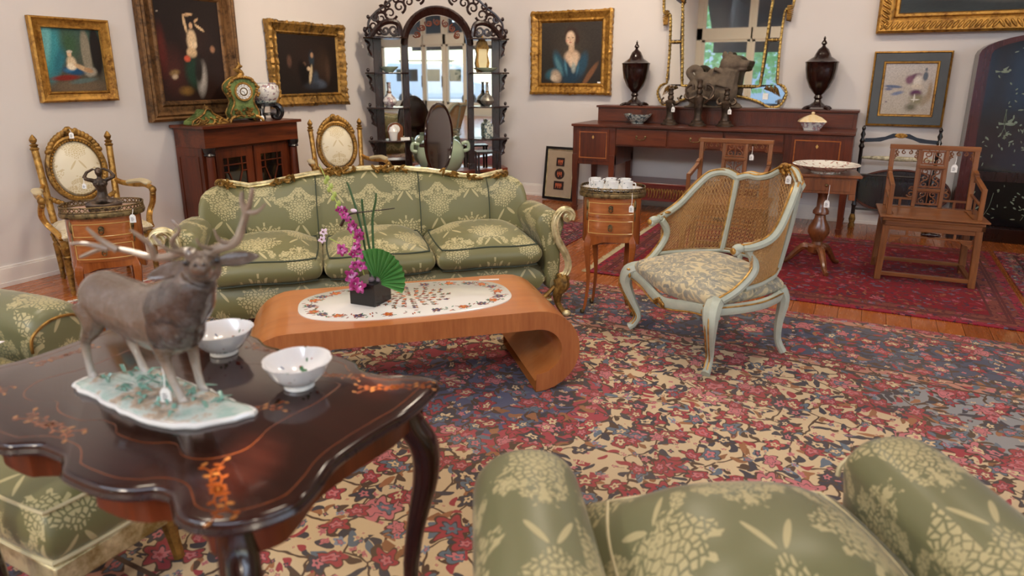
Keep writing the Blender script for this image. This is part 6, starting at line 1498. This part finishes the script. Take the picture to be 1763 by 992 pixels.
g = G().rings([[(bx_ + (x - bx_) * k, by_ + (y - by_) * k, z + (random.uniform(-.003, .003) if k < .95 else 0)) for x, y in bs] for k, z in ((.98, 0), (1.0, .010), (.95, .016), (.8, .020), (.55, .024), (.3, .022), (.05, .022))])
b_ = obj('rocky_base', g, (lambda n: n.end(n.ramp(n.noise(n.co(), 18, 4, .6), [(.38, hx('9fb8ae')), (.5, hx('b9c4bd')), (.58, hx('b3a08a')), (.66, hx('8a8478'))]), .2, 0, n.noise(n.co(), 60, 3), .4, .005, .6))(NT('base_glaze')), t, angle=60, label='pale blue green rocky base')
obj('base_rim', G().tube([(x, y, .006) for x, y in bs], (.005, .007), 6, closed=True), porc, b_)
g = G()
for i in range(46):
    x, y = random.uniform(-.13, .24), random.uniform(-.07, .025); a = random.random() * 6.28; L = random.uniform(.02, .045)
    g.tube([(x, y, .018), (x + L * .5 * math.cos(a), y + L * .5 * math.sin(a), .030), (x + L * math.cos(a), y + L * math.sin(a), .024)], [(.004, .0015), (.005, .0015), (.001, .001)], 5)
obj('leaves', g, plain('base_leaf_glaze', hx('6f9a8c'), .2, var=.25, coat=.5), b_, stuff=True)
g = G()
# trunk
trunk = spline([(-.160, .0, .205), (-.125, 0, .208), (-.06, 0, .200), (0, 0, .192), (.06, -.003, .190), (.115, -.006, .198), (.155, -.008, .225)], 4)
TRr = [(.034, .036), (.056, .062), (.060, .062), (.060, .066), (.062, .074), (.062, .080), (.048, .060)]
g.tube(trunk, [tuple(float(np.interp(i / 4, range(7), [q_[j] for q_ in TRr])) for j in (0, 1)) for i in range(25)], 28)
g.tube(spline([(.12, -.005, .22), (.175, -.008, .25), (.205, -.010, .28), (.222, -.008, .305)], 4), lerp([.064, .058, .045, .036], 13), 24)
g.ell((.155, -.012, .190), (.045, .050, .056), 28, 18); g.ell((.19, -.018, .235), (.038, .042, .052), 28, 18); g.ell((.175, -.015, .20), (.035, .04, .045), 28, 18)
g.ell((-.182, 0, .215), (.012, .012, .028))
def legp(P, r): g.tube(spline(P, 4), lerp(r, 4 * (len(P) - 1) + 1), 10)
legp([(-.13, -.028, .20), (-.115, -.036, .155), (-.155, -.038, .105), (-.158, -.038, .06), (-.152, -.038, .022)], [.040, .026, .012, .0085, .010])
legp([(-.12, .028, .20), (-.085, .034, .155), (-.105, .034, .105), (-.085, .034, .06), (-.066, .034, .022)], [.040, .026, .012, .0085, .010])
legp([(.10, -.030, .20), (.112, -.036, .15), (.120, -.036, .11), (.135, -.034, .06), (.152, -.030, .022)], [.034, .022, .0125, .009, .010])
legp([(.11, .022, .20), (.120, .028, .15), (.122, .030, .11), (.128, .030, .06), (.136, .030, .022)], [.034, .022, .0125, .009, .010])
for x, y in ((-.152, -.038), (-.064, .034), (.156, -.030), (.140, .030)): g.ell((x + .004, y, .020), (.013, .010, .010))
# head lifted, turned to the viewer
HD = Vector((.228, .000, .322)); fw_ = Vector((.70, -.62, .36)).normalized(); sd = Vector((0, 0, 1)).cross(fw_).normalized(); up_ = fw_.cross(sd)
g.ell(tuple(HD), (.038, .035, .036), 24, 16); g.tube([HD, HD + fw_ * .035 + up_ * -.004, HD + fw_ * .068 - up_ * .008], [.034, .025, .020], 20); g.ell(tuple(HD + fw_ * .072 - up_ * .008), (.021, .020, .018), 20, 14); g.ell(tuple(HD + fw_ * .05 - up_ * .022), (.018, .018, .010))
for s in (-1, 1): g.ell(tuple(HD + sd * s * .020 + up_ * .028), (.014, .014, .018))
obj('body', g, furm, t, remesh=.0028, sm=8)
eye = plain('eye_black', hx('0c0b0b'), .05, coat=.8)
for s in (-1, 1):
    obj('eye', G().ell(tuple(HD + fw_ * .022 + sd * s * .0285 + up_ * .010), .0065), eye, t)
    obj('nostril', G().ell(tuple(HD + fw_ * .092 + sd * s * .008 - up_ * .004), .0035), eye, t)
    e0 = HD + sd * s * .026 + up_ * .012; d = (sd * s * .85 - fw_ * .25 + up_ * (.06 if s > 0 else -.2)).normalized(); w2 = d.cross(fw_).normalized()
    P = []
    for i in range(9):
        k = i / 8; wd = .023 * math.sin(PI * min(1, k * .88 + .1)) + .002; c = e0 + d * .088 * k
        P.append([c + w2 * wd - fw_ * .0, c + fw_ * -.010 * math.sin(PI * k), c - w2 * wd, c - fw_ * .014 * math.sin(PI * k)])
    obj('ear', G().rings(P), furm if s < 0 else furm, t, sub=1)
def antler(paths, nm='antler'):
    g = G()
    for P, r0, r1 in paths:
        Q = spline(P, 5); g.tube(Q, [r0 + (r1 - r0) * i / (len(Q) - 1) for i in range(len(Q))], 8)
    obj(nm, g, antl, t)
# screen-right antler and screen-left antler; world directions rt=(.889,.457), away=(-.457,.889)
rt_ = Vector((.889, .457, 0)); aw = Vector((-.457, .889, 0)); B0 = HD + Vector((0, 0, .028))
def ap(a, b, c): return B0 + rt_ * a + aw * b + Vector((0, 0, c))
antler([([ap(.012, 0, 0), ap(.035, .005, .012), ap(.065, .01, .022), ap(.082, .01, .050), ap(.095, .01, .085), ap(.108, 0, .105), ap(.118, -.005, .135)], .012, .004),
        ([ap(.095, .01, .085), ap(.088, .012, .105), ap(.090, .012, .125)], .008, .003), ([ap(.095, .01, .085), ap(.120, .0, .087), ap(.142, -.01, .105)], .0065, .002),
        ([ap(.060, .01, .020), ap(.042, -.005, .030), ap(.038, -.015, .055)], .006, .0018), ([ap(.030, .004, .010), ap(.012, -.02, .022), ap(.008, -.03, .04)], .0055, .0018)])
antler([([ap(-.012, 0, 0), ap(-.04, .005, .004), ap(-.075, .02, -.010), ap(-.12, .035, -.015), ap(-.175, .045, -.004), ap(-.225, .05, .0), ap(-.275, .045, -.018)], .0115, .0035),
        ([ap(-.195, .045, -.002), ap(-.225, .04, .022), ap(-.245, .035, .048)], .0085, .003), ([ap(-.215, .048, .0), ap(-.255, .04, .012), ap(-.285, .035, .014)], .007, .0025),
        ([ap(-.11, .03, -.014), ap(-.115, .02, .018), ap(-.145, .015, .048)], .0085, .0025), ([ap(-.045, .006, .004), ap(-.048, -.015, .03), ap(-.028, -.02, .055), ap(-.04, -.02, .075)], .0065, .002),
        ([ap(-.03, .004, .003), ap(-.055, -.03, .02), ap(-.075, -.035, .05)], .0055, .0018)])
# ================================================================ foreground green armchairs
G_NEAR = damask('green_damask_near', hx('70704f'), hx('c4b789'), .38)
def tub(label, loc, rz, near, W=.46, D=.74, ah=.60, bh=.70, name='green_armchair', mat=None):
    t = thing(name, label, 'armchair', loc, rz); mat = mat or G_NEAR
    for s in (-1, 1):
        P = []
        for y, k, dz in ((-.30, .80, -.05), (-.27, .95, -.01), (-.20, 1.0, 0), (0.05, 1.0, 0), (.25, 1.02, -.005), (D - .35, 1.0, -.02)):
            pr = [(-.10, .14), (-.10, .40), (-.115, .48), (-.12, ah - .07), (-.08, ah - .015), (0, ah), (.08, ah - .015), (.125, ah - .07), (.13, .46), (.11, .34), (.10, .14)]
            P.append([(s * (W + a * k), y, z if z < .2 else z + dz) for a, z in pr])
        obj('arm', G().rings(P), mat, t, sub=2, uv=True)
        obj('arm_piping', G().tube(spline([(s * (W - .11), -.285, .44), (s * (W - .10), -.285, ah - .10), (s * (W - .03), -.29, ah - .06), (s * (W + .06), -.29, ah - .07), (s * (W + .11), -.285, .46), (s * (W + .09), -.285, .30)], 5), .006, 6), creamp, t)
        obj('front_leg', G().tube([(s * W, -.22, .14), (s * W, -.24, .07), (s * W, -.25, 0)], [.035, .022, .018], 8), gold_d, t)
        obj('rear_leg', G().tube([(s * (W - .05), D - .42, .14), (s * (W - .05), D - .38, 0)], [.03, .02], 8), gold_d, t)
    obj('base', G().soft(-W + .02, W - .02, -.27, D - .32, .12, .32, 8, 0, .01, .15), mat, t, uv=True)
    g = G().soft(-W + .10, W - .10, -.30, D - .36, .29, .45, 12, .105, .05, .34); c = obj('seat_cushion', g, mat, t, sub=1, uv=True)
    obj('piping', G().tube(g.last_edge, .005, 6, closed=True), creamp, c)
    P = []
    for x in [-W - .04, -W + .02, -W * .6, 0, W * .6, W - .02, W + .04]:
        e = 1 if abs(x) < W else .94; P.append([(x, D - .34, .14), (x, D - .36, .40), (x, D - .33, bh * e - .05), (x, D - .28, bh * e), (x, D - .22, bh * e - .03), (x, D - .22, .14)])
    obj('back', G().rings(P), mat, t, sub=2, uv=True)
    return t
tub('green damask armchair at the bottom right, seen from behind over its arms', (-.10, 1.265, .010), 211, True, W=.44, D=.68, ah=.575, bh=.56)
lc = tub('green damask armchair at the left edge with a paper on its seat', (-2.78, .90, .010), 95, True, W=.40, D=.80, ah=.60, bh=.78)
for c in lc.children:
    if c.name.startswith('arm_piping'):
        c.data.materials[0] = gold_d
t = thing('paper_sheet', 'white printed paper lying on the green seat at left edge', 'paper', (-2.60, 1.00, .525), 25)
obj('sheet', G().box(-.13, .13, -.09, .09, 0, .0015), plain('paper_white', hx('e6e0de'), .7, var=.02), t, smooth=False)
g = G()
for i in range(4): g.box(-.08 + .01 * i, .08, -.04 + i * .022, -.036 + i * .022, .0015, .0018)
obj('printed_lines', g, plain('print_grey', hx('9a939a'), .7), t, smooth=False)
t = thing('footstool', 'green damask footstool with cream piping under the dark table, bottom left', 'stool', (-1.87, .925, .010), 0)
g = G().soft(-.22, .22, -.19, .19, .20, .36, 12, .02, .02, .2); c = obj('cushion', g, G_GREEN, t, sub=1, uv=True)
obj('piping', G().tube(g.last_low, .008, 6, closed=True).tube(g.last_edge, .005, 6, closed=True), creamp, c)
obj('frame', G().box(-.20, .20, -.17, .17, .13, .20), gold_p, t, bevel=.006)
for x in (-.18, .18):
    for y in (-.15, .15): obj('leg', G().tube([(x, y, .15), (x * 1.04, y * 1.04, .07), (x * 1.08, y * 1.08, 0)], [.025, .018, .016], 8), gold_d, t)
# ================================================================ price tags
def tag(label, p, q, s=1.0, rz=0, first=None):
    """string from p down to q, card below q"""
    t = thing('price_tag', label, 'tag', p, rz, 'small white price tags')
    d = Vector(q) - Vector(p); d = Matrix.Rotation(R(-rz), 3, 'Z') @ d
    obj('string', G().tube(spline([(0, 0, 0), d * .5 + Vector((.002, 0, 0)), tuple(d)], 3), .0008 * s + .0004, 5), tagm, t)
    w_, h_ = .011 * s, .032 * s
    c = obj('card', G().prism([(-w_, -h_), (w_, -h_), (w_, -.008 * s), (w_ * .5, 0), (-w_ * .5, 0), (-w_, -.008 * s)], tuple(d), h=.0012), tagm, t, smooth=False)
    g = G()
    for i in range(3): g.box(-w_ * .6, w_ * (.2 + .2 * (i % 2)), d[1] - .0006, d[1], d[2] - h_ * (.45 + .17 * i), d[2] - h_ * (.45 + .17 * i) + .002 * s)
    for i in range(len(g.v)): g.v[i] = (g.v[i][0] + d[0], g.v[i][1], g.v[i][2])
    obj('writing', g, inkm, c, smooth=False)
tag('white tag hanging on string from the stag foreleg', (-1.275, .852, .80), (-1.262, .842, .757), 1.0, 30)
tag('white tag hanging from the crest of the cane-backed chair', (-.345, 3.80, .915), (-.335, 3.775, .895), 1.3, -10)
tag('white tag hanging from the gallery of the cup table', (-1.135, 3.685, .755), (-1.128, 3.66, .69), 1.2, 10)
tag('white tag on the gallery of the table under the bronze figure', (-3.28, 2.16, .745), (-3.262, 2.14, .715), 1.3, 40)
tag('white tag tied to the drawer of the pedestal table', (-.19, 5.215, .655), (-.195, 5.20, .55), 1.6, 8)
tag('white tag hanging from the splat of the right carved chair', (.575, 5.69, .84), (.57, 5.67, .79), 1.7, 0)
tag('white tag hanging from the slim candlestick at left of sideboard', (-1.75, 6.86, 1.12), (-1.735, 6.85, 1.09), 1.5, 0)
tag('white tag hanging from the slim candlestick near stone lion', (-1.20, 6.87, 1.10), (-1.195, 6.86, 1.08), 1.5, 0)
tag('white tag hanging beside the clock, under the porcelain bowl', (-4.76, 4.44, 1.11), (-4.75, 4.44, 1.05), 1.4, 60)
tag('white tag at the crest of gilt armchair near left edge', (-4.94, 2.88, 1.03), (-4.93, 2.88, 1.01), 1.3, 60)
tag('white tag hanging from the second carved chair behind the cane chair', (-.78, 5.60, .86), (-.78, 5.59, .80), 1.4, 0)
tag('white tag hanging from the arm of the bronze figure', (-3.445, 2.035, .90), (-3.44, 2.03, .875), .8, 50)
tag('white tag hanging from the towel rail post', (.57, 7.08, .84), (.57, 7.07, .80), 1.5, 0)
o = obj('price_slip', G().box(-.05, .05, -.006, .006, 0, .003), tagm, smooth=False); o.location = tuple(CTM @ Vector((-.10, .52, HT + .001))); o.rotation_euler = (0, 0, R(32)); o['label'] = 'narrow white slip lying on the coffee table beyond marble oval'; o['category'] = 'tag'
o = text('E IN', .06, (-1.925, YB - .003, 1.108), (R(90), 0, 0), plain('grey_letter', hx('77737a'), .6), None, 'wall_lettering')
o['label'] = 'small grey letters on the wall above the sideboard, left of gilt mirror'; o['category'] = 'lettering'
